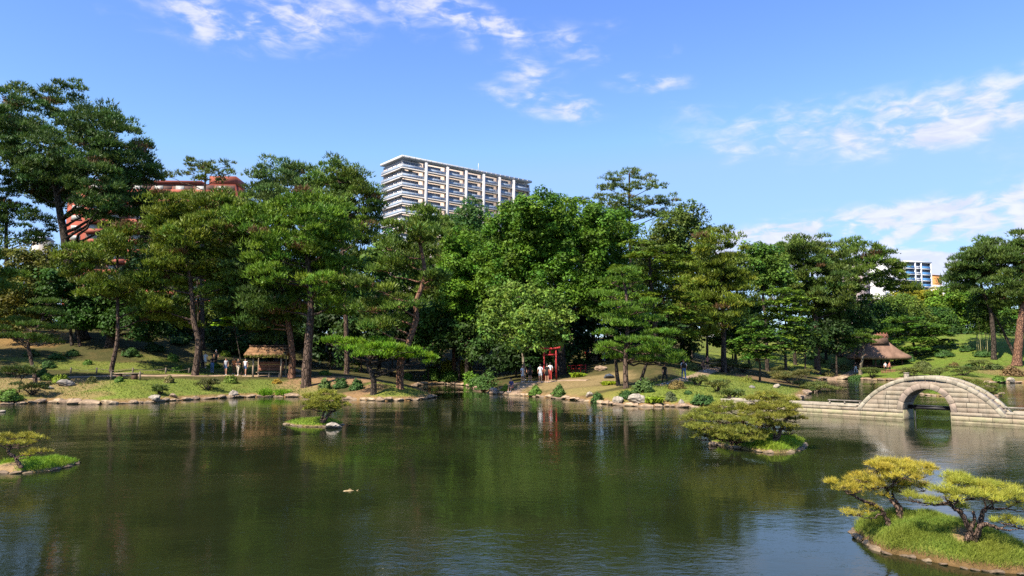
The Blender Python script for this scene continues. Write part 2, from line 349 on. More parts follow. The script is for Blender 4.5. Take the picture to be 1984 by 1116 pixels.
def terrain():
    mb = MB(); v = np.stack([GX.ravel(), GY.ravel(), HZ.ravel()], 1)
    nx, ny = len(gx), len(gy); i = np.arange(ny - 1)[:, None] * nx; j = np.arange(nx - 1)[None]
    q = np.stack([i + j, i + j + 1, i + nx + j + 1, i + nx + j], -1).reshape(-1, 4)
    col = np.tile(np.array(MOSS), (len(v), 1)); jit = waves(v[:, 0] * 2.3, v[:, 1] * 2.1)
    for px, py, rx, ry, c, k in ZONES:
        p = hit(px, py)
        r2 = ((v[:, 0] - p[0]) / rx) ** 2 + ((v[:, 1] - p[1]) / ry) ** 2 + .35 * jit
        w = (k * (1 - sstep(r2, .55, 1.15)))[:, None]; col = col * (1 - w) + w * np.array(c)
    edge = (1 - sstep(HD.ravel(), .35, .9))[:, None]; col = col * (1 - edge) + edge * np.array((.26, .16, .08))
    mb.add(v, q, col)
    m = bpy.data.materials.new('garden_ground'); m.use_nodes = True; t = NT(m.node_tree); b = m.node_tree.nodes['Principled BSDF']
    b.inputs['Roughness'].default_value = .95; b.inputs['Specular IOR Level'].default_value = .1
    a = t.node('ShaderNodeAttribute', attribute_name='Col'); co = t.node('ShaderNodeTexCoord')
    n1 = t.noise(co.outputs['Object'], .55, 6, .65); n2 = t.noise(co.outputs['Object'], 4.5, 5, .7)
    c = t.mix(t.ramp(n1, .45, .68, 0, .5), a.outputs['Color'], t.mix(.5, a.outputs['Color'], (.20, .13, .06)))
    c = t.mix(1.0, c, t.mix(t.ramp(n2, .25, .75), (.68, .70, .6), (1.22, 1.18, 1.1)), 'MULTIPLY')
    t.link(c, b.inputs['Base Color'])
    bn = t.node('ShaderNodeBump'); bn.inputs['Strength'].default_value = .8; bn.inputs['Distance'].default_value = .12
    t.link(t.noise(co.outputs['Object'], 7, 6, .7), bn.inputs['Height']); t.link(bn.outputs[0], b.inputs['Normal'])
    return tag(mb.build('ground', m, smooth=True), kind='structure')
GROUND = terrain()

def water():
    mb = MB(); xs = [-900, 900]; ys = [-900, 900]
    mb.add([(-900, -600, 0), (900, -600, 0), (900, 400, 0), (-900, 400, 0)], [[0, 1, 2, 3]])
    m = bpy.data.materials.new('pond_water'); m.use_nodes = True; t = NT(m.node_tree); b = m.node_tree.nodes['Principled BSDF']
    b.inputs['Base Color'].default_value = (.026, .030, .007, 1); b.inputs['Roughness'].default_value = .035; b.inputs['IOR'].default_value = 1.33
    b.inputs['Specular IOR Level'].default_value = .5
    g = t.node('ShaderNodeNewGeometry'); P = g.outputs['Position']
    # silty clouds under the surface
    c = t.mix(t.ramp(t.noise(P, .12, 4, .6), .35, .7), (.010, .014, .005), (.019, .022, .008)); t.link(c, b.inputs['Base Color'])
    gust = t.ramp(t.noise(t.mapping(P, (1, 1.7, 1)), .075, 4, .6), .42, .62, .22, 1.05)
    h1 = t.noise(t.mapping(P, (1, 1.5, 1), (0, 0, .35)), 2.6, 3, .55, .3)
    h2 = t.noise(t.mapping(P, (1, 1.6, 1), (0, 0, -.25)), 7.5, 3, .6, .3)
    h3 = t.noise(P, .55, 2, .5)
    h = t.math('ADD', t.math('MULTIPLY', t.math('MULTIPLY_ADD', h1, .055, t.math('MULTIPLY', h2, .020)), gust), t.math('MULTIPLY', h3, .035))
    bn = t.node('ShaderNodeBump'); bn.inputs['Strength'].default_value = 1.0; bn.inputs['Distance'].default_value = .20
    t.link(h, bn.inputs['Height']); t.link(bn.outputs[0], b.inputs['Normal'])
    return tag(mb.build('water', m), kind='structure')
WATER = water()

# garden path on the left bank
def strip(name, pts, wid, mtl, lift=.05):
    pts = np.array(pts); tan = nrm(np.gradient(pts, axis=0)); nn = np.stack([-tan[:, 1], tan[:, 0]], 1)
    mb = MB(); vs = []
    k = 5
    for p, n in zip(pts, nn):
        for s in np.linspace(-.5, .5, k):
            q = p + n * wid * s; vs.append((q[0], q[1], H(q[0], q[1]) + lift * (1 - (2 * s) ** 4) - .01))
    i = np.arange(len(pts) - 1)[:, None] * k; j = np.arange(k - 1)[None]
    mb.add(vs, np.stack([i + j, i + j + 1, i + k + j + 1, i + k + j], -1).reshape(-1, 4))
    return tag(mb.build(name, mtl, smooth=True), kind='structure')
def spline(pts, n):
    pts = np.array(pts, float); t = np.linspace(0, len(pts) - 1, n)
    out = []
    for u in t:
        i = int(min(u, len(pts) - 2)); f = u - i
        p0, p1, p2, p3 = pts[max(i - 1, 0)], pts[i], pts[i + 1], pts[min(i + 2, len(pts) - 1)]
        out.append(.5 * ((2 * p1) + (p2 - p0) * f + (2 * p0 - 5 * p1 + 4 * p2 - p3) * f * f + (3 * p1 - p0 - 3 * p2 + p3) * f ** 3))
    return np.array(out)
PATHM = mat('sandy_path', (.36, .25, .165), .95, .1, .3, 1.2, .4, 12)
strip('path', spline([hit(px, py)[:2] for px, py in [(60, 736), (130, 731), (200, 729), (280, 728), (380, 728), (480, 728), (560, 729), (600, 727)]], 90), 1.7, PATHM)
strip('path', spline([hit(px, py)[:2] for px, py in [(985, 748), (1010, 741), (1050, 740), (1095, 737), (1140, 737)]], 40), 1.1, PATHM)
strip('path', spline([hit(px, py)[:2] for px, py in [(1270, 748), (1300, 741), (1335, 734), (1372, 719), (1395, 712)]], 50), 1.5, PATHM)
strip('path', spline([hit(px, py)[:2] for px, py in [(1592, 733), (1620, 731), (1645, 725), (1655, 719), (1662, 712)]], 40), 1.6, PATHM)

# ------------------------------------------------------------------ rocks
def rock_mesh(name, seed, sub=2, flat=.7):
    rng = np.random.default_rng(seed); bm = bmesh.new(); bmesh.ops.create_icosphere(bm, subdivisions=sub, radius=1)
    planes = [(nrm(rng.standard_normal(3)), rng.uniform(.55, .85)) for _ in range(9)]
    for v in bm.verts:
        p = np.array(v.co)
        for n, d in planes:
            e = p @ n - d
            if e > 0: p = p - n * e * .9
        p = p * (1 + .05 * rng.standard_normal()); p[2] *= flat; v.co = p
    me = bpy.data.meshes.new(name); bm.to_mesh(me); bm.free(); return me
ROCKS = [rock_mesh('stone', i, 2, .62 + .05 * (i % 3)) for i in range(8)]
ROCKB = [rock_mesh('rock', 30 + i, 3, .75) for i in range(4)]
for me in ROCKS: me.materials.append(STONE)
def shore_stones(pxs, parent, smin, smax, seed, gap=1.0, off=.05):
    rng = np.random.default_rng(seed); pts = np.array([gp(*p)[:2] for p in pxs]); i = 0; pos = 0.0
    seg = np.linalg.norm(np.diff(pts, axis=0), axis=1); L = np.concatenate([[0], np.cumsum(seg)])
    while pos < L[-1]:
        s = rng.uniform(smin, smax) * (1.6 if rng.random() < .15 else 1)
        c = pos + s * .5; x = np.interp(c, L, pts[:, 0]); y = np.interp(c, L, pts[:, 1])
        k = int(np.clip(np.searchsorted(L, c) - 1, 0, len(seg) - 1)); d = (pts[k + 1] - pts[k]) / seg[k]
        if rng.random() < gap:
            o = obj('stone', ROCKS[rng.integers(8)], None, parent)
            o.location = (x - d[1] * off, y + d[0] * off, .05 + rng.uniform(-.06, .08)); o.scale = (s * .62, s * rng.uniform(.35, .5), s * rng.uniform(.14, .42) + .06)
            o.rotation_euler = (rng.uniform(-.15, .15), rng.uniform(-.15, .15), math.atan2(d[1], d[0]) + rng.uniform(-.3, .3))
        pos += s * rng.uniform(.9, 1.12)
shore_stones(SHORE_PX[0:8], GROUND, .35, 1.15, 1)
shore_stones(SHORE_PX[7:17], GROUND, .3, 1.0, 2)
shore_stones(SHORE_PX[19:24], GROUND, .6, 1.2, 3)
shore_stones(SHORE_PX[24:33], GROUND, .3, 1.0, 4)
shore_stones(SHORE_PX[33:40], GROUND, .5, 1.0, 5, .7)
shore_stones(SHORE_PX[39:50], GROUND, .8, 1.6, 6, .8)
def rock(px, py, wpx, hpx, label, m=STONEG, v=0, D=None, yaw=0.3, name='rock', cat='rock'):
    p = hit(px, py) if D is None else np.array([*at(px, py, D)[:2], 0.0])
    o = obj(name, ROCKB[v].copy()); o.data.materials.append(m); w = pxm(wpx, p)
    o.location = (p[0], p[1], p[2] + pxm(hpx, p) * .28); o.scale = (w * .55, w * .45, pxm(hpx, p) * .8); o.rotation_euler = (0, .08, yaw)
    return tag(o, label, cat)
rock(127, 748, 30, 14, 'slanting grey slab on the bank below the bright clipped bush', STONEG, 0, yaw=.5)
rock(92, 754, 22, 8, 'low grey boulder on the left bank beside the slanting slab', STONEG, 1)
rock(300, 776, 24, 13, 'pale grey pointed boulder at the edge of the left lawn', STONEW, 2)
rock(452, 767, 18, 12, 'whitish boulder on the left shore near the shelter', STONEW, 3)
rock(335, 770, 14, 9, 'brown block in the shore stones right of the pale pointed boulder', STONE, 1)
rock(1142, 769, 15, 12, 'white boulder beside the round dark bush at the central shore', STONEW, 1)
rock(1198, 781, 22, 16, 'rounded pale boulder in the central shore stones', STONEW, 2)
rock(1235, 781, 36, 20, 'big flat-faced pale boulder, largest on the central shore', STONEW, 0, yaw=.1)
rock(1320, 785, 13, 11, 'small white pointed stone at the right end of the central lawn', STONEW, 3)
rock(956, 760, 16, 10, 'pale boulder at the water left of the stone steps', STONEG, 0)
rock(1165, 718, 26, 12, 'reddish brown rock on the bare slope below the red rail', STONE, 2)
rock(1457, 752, 14, 6, 'flat grey stone on the bright mound', STONEG, 3)
rock(1505, 752, 16, 10, 'jagged pale rock among the low pines of the mound', STONEW, 1, yaw=1.0)
rock(1958, 741, 15, 11, 'square pale boulder at the far right shore', STONEW, 0)
rock(575, 722, 18, 8, 'tan rock between the shelter and the thick pine trunk', STONE, 3)
rock(4, 797, 16, 5, 'flat pale stone in the water at the left edge', STONEW, 2, D=47)
b = rock(1180, 733, 22, 11, 'dark slate-grey lump lying on the bare slope behind the yellow plants', mat('slate_dark', (.06, .07, .085), .6, .4, .3, 3, .2), 1)

# ------------------------------------------------------------------ stone arch bridge
BU = np.array([.676294, -.736632, 0]); BN = np.array([.736632, .676294, 0]); BC = np.array([22.449, 40.512, 0])
BAX = np.array([BU, BN, UPV])                   # local x along the bridge, y away from the viewer, z up
def bridge():
    t = thing('stone_bridge', BC, 'high arched bridge of pale stone blocks across the pond', 'bridge')
    gran = mat('bridge_granite', (.35, .29, .215), .85, .2, .0, 2.4, .35, 18, col2=(.26, .205, .145), obrand=.06, wet=True)
    cop = mat('bridge_coping', (.41, .35, .27), .85, .2, .0, 3.0, .35, 14, col2=(.30, .26, .185), obrand=.06, wet=True)
    ring = mat('bridge_ring', (.37, .285, .215), .85, .2, .0, 2.6, .3, 16, col2=(.24, .19, .15), obrand=.06, wet=True)
    lich = mat('bridge_base', (.38, .305, .205), .85, .2, .0, 2.2, .35, 14, col2=(.30, .28, .16), obrand=.08, wet=True)
    W = 1.5; R = 4.48; zc = -2.05; ri, ro, z0 = 1.2, 1.5, .53
    zin = lambda s: zc + math.sqrt(max(R * R - s * s, 0)) - .20      # underside of the coping
    def part(name, poly, y0, y1, m, bev=.004):
        b = MB(); b.prism(BC, BAX, poly, y0, y1); o = b.build(name, m, t, BC)
        md = o.modifiers.new('bevel', 'BEVEL'); md.width = bev; md.segments = 1; md.limit_method = 'ANGLE'; return o
    # core behind the facing
    b = MB(); N = 40
    ss = np.linspace(-3.72, 3.72, N + 1)
    for a, c in zip(ss[:-1], ss[1:]):
        lo = lambda s: max(.5, z0 + math.sqrt(max(1.22 ** 2 - s * s, 0))) if abs(s) < 1.22 else .45
        b.prism(BC, BAX, [(a, lo(a)), (c, lo(c)), (c, max(zin(c) + .02, lo(c) + .02)), (a, max(zin(a) + .02, lo(a) + .02))], .06, W - .06)
    b.build('core', ring, t, BC)
    for sx0, sx1 in ((-12.6, -1.23), (1.23, 11.0)):
        b = MB(); b.prism(BC, BAX, [(sx0, -.8), (sx1, -.8), (sx1, .56), (sx0, .56)], .06, W - .06); b.build('pier_core', ring, t, BC)
    # voussoirs, front and back
    nv = 9
    for k in range(nv):
        a0, a1 = math.pi * k / nv + .006, math.pi * (k + 1) / nv - .006
        an = np.linspace(a0, a1, 5); poly = [(ro * math.cos(a), z0 + ro * math.sin(a)) for a in an] + [(ri * math.cos(a), z0 + ri * math.sin(a)) for a in an[::-1]]
        part('voussoir', poly, -.025, W + .025, ring)
    # spandrel blocks in courses
    rng = np.random.default_rng(3); zs = [.56, .80, 1.06, 1.32, 1.57, 1.82, 2.05]
    for z_a, z_b in zip(zs[:-1], zs[1:]):
        so = lambda z: math.sqrt(max(R * R - (z + .20 - zc) ** 2, 0)); sr = lambda z: math.sqrt(max(ro * ro - (z - z0) ** 2, 0)) + .012
        za, zb = z_a + .002, z_b - .002
        outer_a, outer_b, in_a, in_b = so(za) - .012, so(zb) - .012, sr(za), sr(zb)
        if outer_b <= in_b + .05: outer_b = in_b + .05
        cuts = []; x = in_a
        while True:
            x += rng.uniform(.42, .78)
            if x > outer_b - .22: break
            cuts.append(x)
        for sg in (-1, 1):
            edges = [(in_a, in_b)] + [(c, c) for c in cuts if c > in_a + .2] + [(outer_a, outer_b)]
            for (a0, a1), (b0, b1) in zip(edges[:-1], edges[1:]):
                poly = [(sg * (a0 + .008), za), (sg * (b0 - .008), za), (sg * (b1 - .008), zb), (sg * (a1 + .008), zb)]
                if sg < 0: poly = poly[::-1]
                dp = rng.uniform(0, .014)
                part('block', poly, -dp, .07, gran); part('block', poly, W - .07, W + dp, gran)
    # coping stones following the arc
    nc = 16; am = math.asin(3.70 / R)
    for k in range(nc):
        a0, a1 = -am + 2 * am * k / nc + .0015, -am + 2 * am * (k + 1) / nc - .0015
        an = np.linspace(a0, a1, 4); poly = [(R * math.sin(a), zc + R * math.cos(a)) for a in an] + [((R - .2) * math.sin(a), zc + (R - .2) * math.cos(a)) for a in an[::-1]]
        part('coping', poly, -.035, .30, cop); part('coping', poly, W - .30, W + .035, cop)
    # walking surface between the copings, in shallow steps
    for k in range(22):
        a0, a1 = -am + 2 * am * k / 22, -am + 2 * am * (k + 1) / 22
        s0, s1 = R * math.sin(a0), R * math.sin(a1); zt = zc + R * math.cos(max(abs(a0), abs(a1))) - .10
        part('step', [(s0 + .003, zt - .25), (s1 - .003, zt - .25), (s1 - .003, zt), (s0 + .003, zt)], .31, W - .31, cop)
    # piers and causeways: three courses of long blocks
    for sx0, sx1 in ((-12.6, -1.20), (1.20, 11.0)):
        for z_a, z_b, pr, m in ((-.5, .10, .05, lich), (.10, .36, .012, lich), (.36, .56, .02, gran)):
            x = sx0
            while x < sx1 - .02:
                w = min(rng.uniform(.8, 1.5), sx1 - x)
                if sx1 - x - w < .4: w = sx1 - x
                poly = [(x + .006, z_a + .005), (x + w - .006, z_a + .005), (x + w - .006, z_b - .005), (x + .006, z_b - .005)]
                part('block', poly, -pr, .10, m); part('block', poly, W - .10, W + pr, m); x += w
        lo, hi = (sx0, -3.72) if sx0 < 0 else (3.72, sx1); x = lo
        while x < hi - .02:
            w = min(1.3, hi - x)
            part('coping', [(x + .005, .565), (x + w - .005, .565), (x + w - .005, .68), (x + .005, .68)], -.04, .28, cop)
            part('coping', [(x + .005, .565), (x + w - .005, .565), (x + w - .005, .68), (x + .005, .68)], W - .28, W + .04, cop)
            part('paving_slab', [(x + .005, .50), (x + w - .005, .50), (x + w - .005, .60), (x + .005, .60)], .29, W - .29, cop); x += w
        # soffit end walls of the opening
        e = sx1 if sx0 < 0 else sx0
        part('pier_end', [(e - .03, -.6), (e + .03, -.6), (e + .03, .53), (e - .03, .53)], .02, W - .02, lich)
    g2 = MB()
    for s0 in (-4.9, 4.3):                                          # low guard rails on the causeways
        r_ = thing('guard_rail', BC + BU * s0, 'low grey rail on the causeway %s of the arch' % ('left' if s0 < 0 else 'right'), 'rail'); b = MB()
        rail = MB(); rail.box(BC, BAX, (s0 - 1.0, W - .36, .80), (s0 + 1.0, W - .28, .88)); rail.build('rail', STONEG, r_, BC + BU * s0)
        for dx in (-.9, 0, .9): p_ = MB(); p_.box(BC, BAX, (s0 + dx - .04, W - .352, .60), (s0 + dx + .04, W - .288, .80)); p_.build('post', STONEG, r_, BC + BU * s0)
    # black bar on two thin posts across the opening
    dk = mat('arch_bar_black', (.018, .017, .02), .5, .4, .3, 4); o = BC + BN * .8
    bt = thing('arch_bar', o, 'black bar on thin posts under the bridge arch', 'beam')
    b = MB(); b.box(o, BAX, (-1.16, -.12, .58), (1.16, .12, .74)); b.build('beam', dk, bt, o)
    b = MB(); b.box(o, BAX, (-1.16, -.16, .755), (1.16, .16, .80)); b.build('plank', dk, bt, o)
    for x in (-.85, .95): b = MB(); b.tube([o + BU * x - UPV * .8, o + BU * x + UPV * .58], .035, 8); b.build('post', dk, bt, o)
bridge()

# ------------------------------------------------------------------ buildings beyond the garden
def frame(p, q):                                # local axes for a facade from p to q (left to right), outward towards the viewer
    u = nrm(np.array([q[0] - p[0], q[1] - p[1], 0])); n = np.array([u[1], -u[0], 0]); return np.array([u, n, UPV])
GLASSM = mat('window_glass', (.24, .27, .33), .15, .6, .35, .6)
PANEG = mat('balcony_glass', (.30, .37, .47), .25, .5, .25, .8)
def apartment():
    D0 = 236.; c = at(780, 300, D0); Z = c[2]; L = gp(738.5, 318, Z); Rr = gp(1028, 350, Z)
    wall = mat('pinkish_tile', (.68, .56, .50), .8, .2, .15, .3); pier = mat('apartment_white', (.64, .60, .56), .7, .3, .08, .2); slab = mat('apartment_slab', (.56, .52, .49), .7, .3, .1, .3)
    roofm = mat('apartment_roof', (.42, .43, .46), .7, .3, .15, .4)
    t = thing('apartment_block', (c[0], c[1], 5), 'tall grey apartment block with white piers and glass balconies above the trees', 'building'); O = np.array([c[0], c[1], 5.])
    fh = 2.98; nf = 9
    AX = frame(c, Rr); len_r = np.linalg.norm((Rr - c)[:2]); BX = frame(L, c); len_l = np.linalg.norm((L - c)[:2])
    deep = -1.4                                                     # wall plane behind the slab edge (local y is outwards)
    # core volume
    b = MB(); p0 = c + AX[1] * deep - AX[0] * 0 ; 
    q = [(c + AX[1] * deep + BX[1] * -.9)[:2], (Rr + AX[1] * deep)[:2], (Rr + AX[1] * (-13))[:2], (L + BX[1] * -.9)[:2]]
    vs = [(x, y, z) for z in (0, Z - 1.2) for x, y in q]; b.add(vs, [[0, 1, 2, 3], [7, 6, 5, 4], [0, 4, 5, 1], [1, 5, 6, 2], [2, 6, 7, 3], [3, 7, 4, 0]]); b.build('wall', wall, t, O)
    # roof slab with overhang
    b = MB(); q = [(c + AX[1] * .12 + BX[1] * .12)[:2], (Rr + AX[1] * .12 + AX[0] * .6)[:2], (Rr - AX[1] * 13 + AX[0] * .6)[:2], (L + BX[1] * .12 - BX[0] * .3)[:2]]
    vs = [(x, y, z) for z in (Z - .75, Z) for x, y in q]; b.add(vs, [[3, 2, 1, 0], [4, 5, 6, 7], [0, 1, 5, 4], [1, 2, 6, 5], [2, 3, 7, 6], [3, 0, 4, 7]]); b.build('roof', roofm, t, O)
    b = MB(); b.box(L, BX, (-.2, .125, -.85), (len_l - .05, .25, -.02)); b.build('fascia', pier, t, O)
    for k in range(26): b = MB(); b.box(c, AX, (k * len_r / 26 + .3, .125, -.62), (k * len_r / 26 + .55, .25, -.10)); b.build('bracket', slab, t, O)
    ant = c + AX[0] * len_r * .60 - AX[1] * 3
    b = MB(); b.tube([ant, ant + UPV * 3.4], .09, 6); b.build('antenna', pier, t, O)
    # piers on the long face
    cols = []
    for zx in (655, 912, 1135, 1345, 1535, 1705):
        px = 720 + zx / 6.2; py = 280 + (120 + (zx - 375) * .2) / 6.2; r = ray(px, py)
        M_ = np.array([[AX[0][0], -r[0]], [AX[0][1], -r[1]]]); s = np.linalg.solve(M_, np.array([0 - c[0], 0 - c[1]])); cols.append(s[0])
    for s in cols: b = MB(); b.box(c, AX, (s - .42, -1.2, -nf * fh - 2), (s + .42, .50, -1.15)); b.build('pier', pier, t, O)
    rb = np.random.default_rng(12); bays = list(zip([0.0] + cols, cols + [len_r]))
    for k in range(nf):
        zt = -1.2 - k * fh; zb = zt - fh                            # storey from zb to zt
        b = MB(); b.box(c, AX, (-.15, deep, zb - .18), (len_r, .0, zb + .22)); b.build('balcony_slab', slab, t, O)
        b = MB(); b.box(L, BX, (0, -.88, zb - .18), (len_l - .16, .0, zb + .22)); b.build('balcony_slab', slab, t, O)
        for j, (s0, s1) in enumerate(bays):
            a0, a1 = s0 + (.45 if j else .1), s1 - .45
            wn = MB(); wn.box(c, AX, (a0 + .5, deep + .01, zb + .3), (a0 + (a1 - a0) * .80, deep + .09, zb + 2.45)); w = wn.build('window', GLASSM, t, O)
            fr = MB()
            for f in np.linspace(a0 + .5, a0 + (a1 - a0) * .80, 5): fr.box(c, AX, (f - .05, deep + .10, zb + .3), (f + .05, deep + .15, zb + 2.45))
            fr.box(c, AX, (a0 + .4, deep + .155, zb + 2.45), (a0 + (a1 - a0) * .82, deep + .2, zb + 2.55)); fr.build('frame', slab, w, O)
            bl = MB(); bl.box(c, AX, (a0, -.16, zb + .24), (a1, -.10, zb + 1.22)); g = bl.build('balustrade', PANEG, t, O)
            ps = MB()
            for f in np.linspace(a0, a1, 6): ps.box(c, AX, (f - .035, -.095, zb + .24), (f + .035, -.05, zb + 1.22))
            ps.box(c, AX, (a0, -.18, zb + 1.225), (a1, -.06, zb + 1.29)); ps.build('balustrade_post', slab, g, O)
            if rb.random() < .4:
                cu = MB(); f0 = rb.uniform(.15, .6); cu.box(c, AX, (a0 + (a1 - a0) * f0, deep + .16, zb + .5), (a0 + (a1 - a0) * (f0 + rb.uniform(.08, .22)), deep + .2, zb + rb.uniform(1.6, 2.35))); cu.build('curtain', pier, w, O)
            if rb.random() < .35:
                ac = MB(); f0 = rb.uniform(.1, .8); ac.box(c, AX, (a0 + (a1 - a0) * f0, deep + .25, zb + .23), (a0 + (a1 - a0) * f0 + .9, deep + .6, zb + rb.uniform(.9, 1.6))); ac.build('balcony_unit', pier, t, O)
            dv = MB(); dv.box(c, AX, (a1 + .02, deep + .02, zb + .22), (a1 + .14, -.25, zb + 2.7)); dv.build('partition', wall, t, O)
        bl = MB(); bl.box(L, BX, (.1, -.16, zb + .24), (len_l - .2, -.10, zb + 1.22)); g = bl.build('balustrade', PANEG, t, O)
        ps = MB()
        for f in np.linspace(.15, len_l - .25, 14): ps.box(L, BX, (f - .04, -.095, zb + .24), (f + .04, -.05, zb + 1.22))
        ps.box(L, BX, (.1, -.18, zb + 1.225), (len_l - .2, -.06, zb + 1.29)); ps.build('balustrade_post', slab, g, O)
        for f in (.18, .42, .60, .80):
            wn = MB(); wn.box(L, BX, (len_l * f, -.89, zb + .5), (len_l * f + 1.5, -.82, zb + 2.3)); wn.build('window', GLASSM, t, O)
apartment()

def red_building():
    D0 = 205.; A = at(133, 348, D0); Z = A[2]; B_ = gp(456, 352, Z)
    red = mat('red_tile_wall', (.30, .075, .046), .75, .25, .18, .25); redl = mat('red_parapet', (.32, .088, .056), .75, .25, .12, .3); dark = mat('balcony_recess', (.16, .09, .07), .8, .2, .2, .5)
    pane = mat('pale_curtain_window', (.38, .37, .34), .4, .4, .2, 1.0)
    AX = frame(A, B_); Ln = np.linalg.norm((B_ - A)[:2]); O = np.array([A[0], A[1], 5.])
    t = thing('red_apartment_block', O, 'red-brown apartment block behind the left pines', 'building')
    fh = 2.85; nf = 15; sw = Ln * .115
    b = MB(); b.box(A, AX, (0, -13, -Z), (Ln, 0, -.8)); b.build('wall', red, t, O)
    b = MB(); b.box(A, AX, (-.3, -13.3, -.8), (Ln * .80, .45, 0)); b.build('roof', redl, t, O)
    b = MB(); b.box(A, AX, (Ln * .84, -9, -.8), (Ln + .1, -.2, 1.6)); b.build('stair_tower', redl, t, O)
    for k in range(nf):
        zb = -.9 - (k + 1) * fh
        w = MB(); w.box(A, AX, (sw * .25, .01, zb + .9), (sw * .75, .08, zb + 2.1)); w = w.build('window', pane, t, O)
        f = MB(); f.box(A, AX, (sw * .2, .01, zb + .75), (sw * .8, .16, zb + .88)); f.build('sill', dark, w, O)
        x = sw
        for j in range(7):
            bw = (Ln - sw) / 7; x0, x1 = sw + j * bw + .12, sw + (j + 1) * bw - .12
            r = MB(); r.box(A, AX, (x0, .012, zb + .2), (x1, .05, zb + fh - .25)); r.build('balcony_recess', dark, t, O)
            pr = MB(); pr.box(A, AX, (x0, 1.25, zb - .15), (x1, 1.4, zb + 1.0)); pr.build('parapet', redl, t, O)
            fl = MB(); fl.box(A, AX, (x0, .055, zb - .1), (x1, 1.245, zb + .08)); fl.build('balcony_floor', red, t, O)
            ww = MB(); ww.box(A, AX, (x0 + bw * .15, .06, zb + .3), (x0 + bw * .55, .12, zb + 2.3)); ww.build('window', pane, t, O)
    # second lower wing seen between the trunks
red_building()

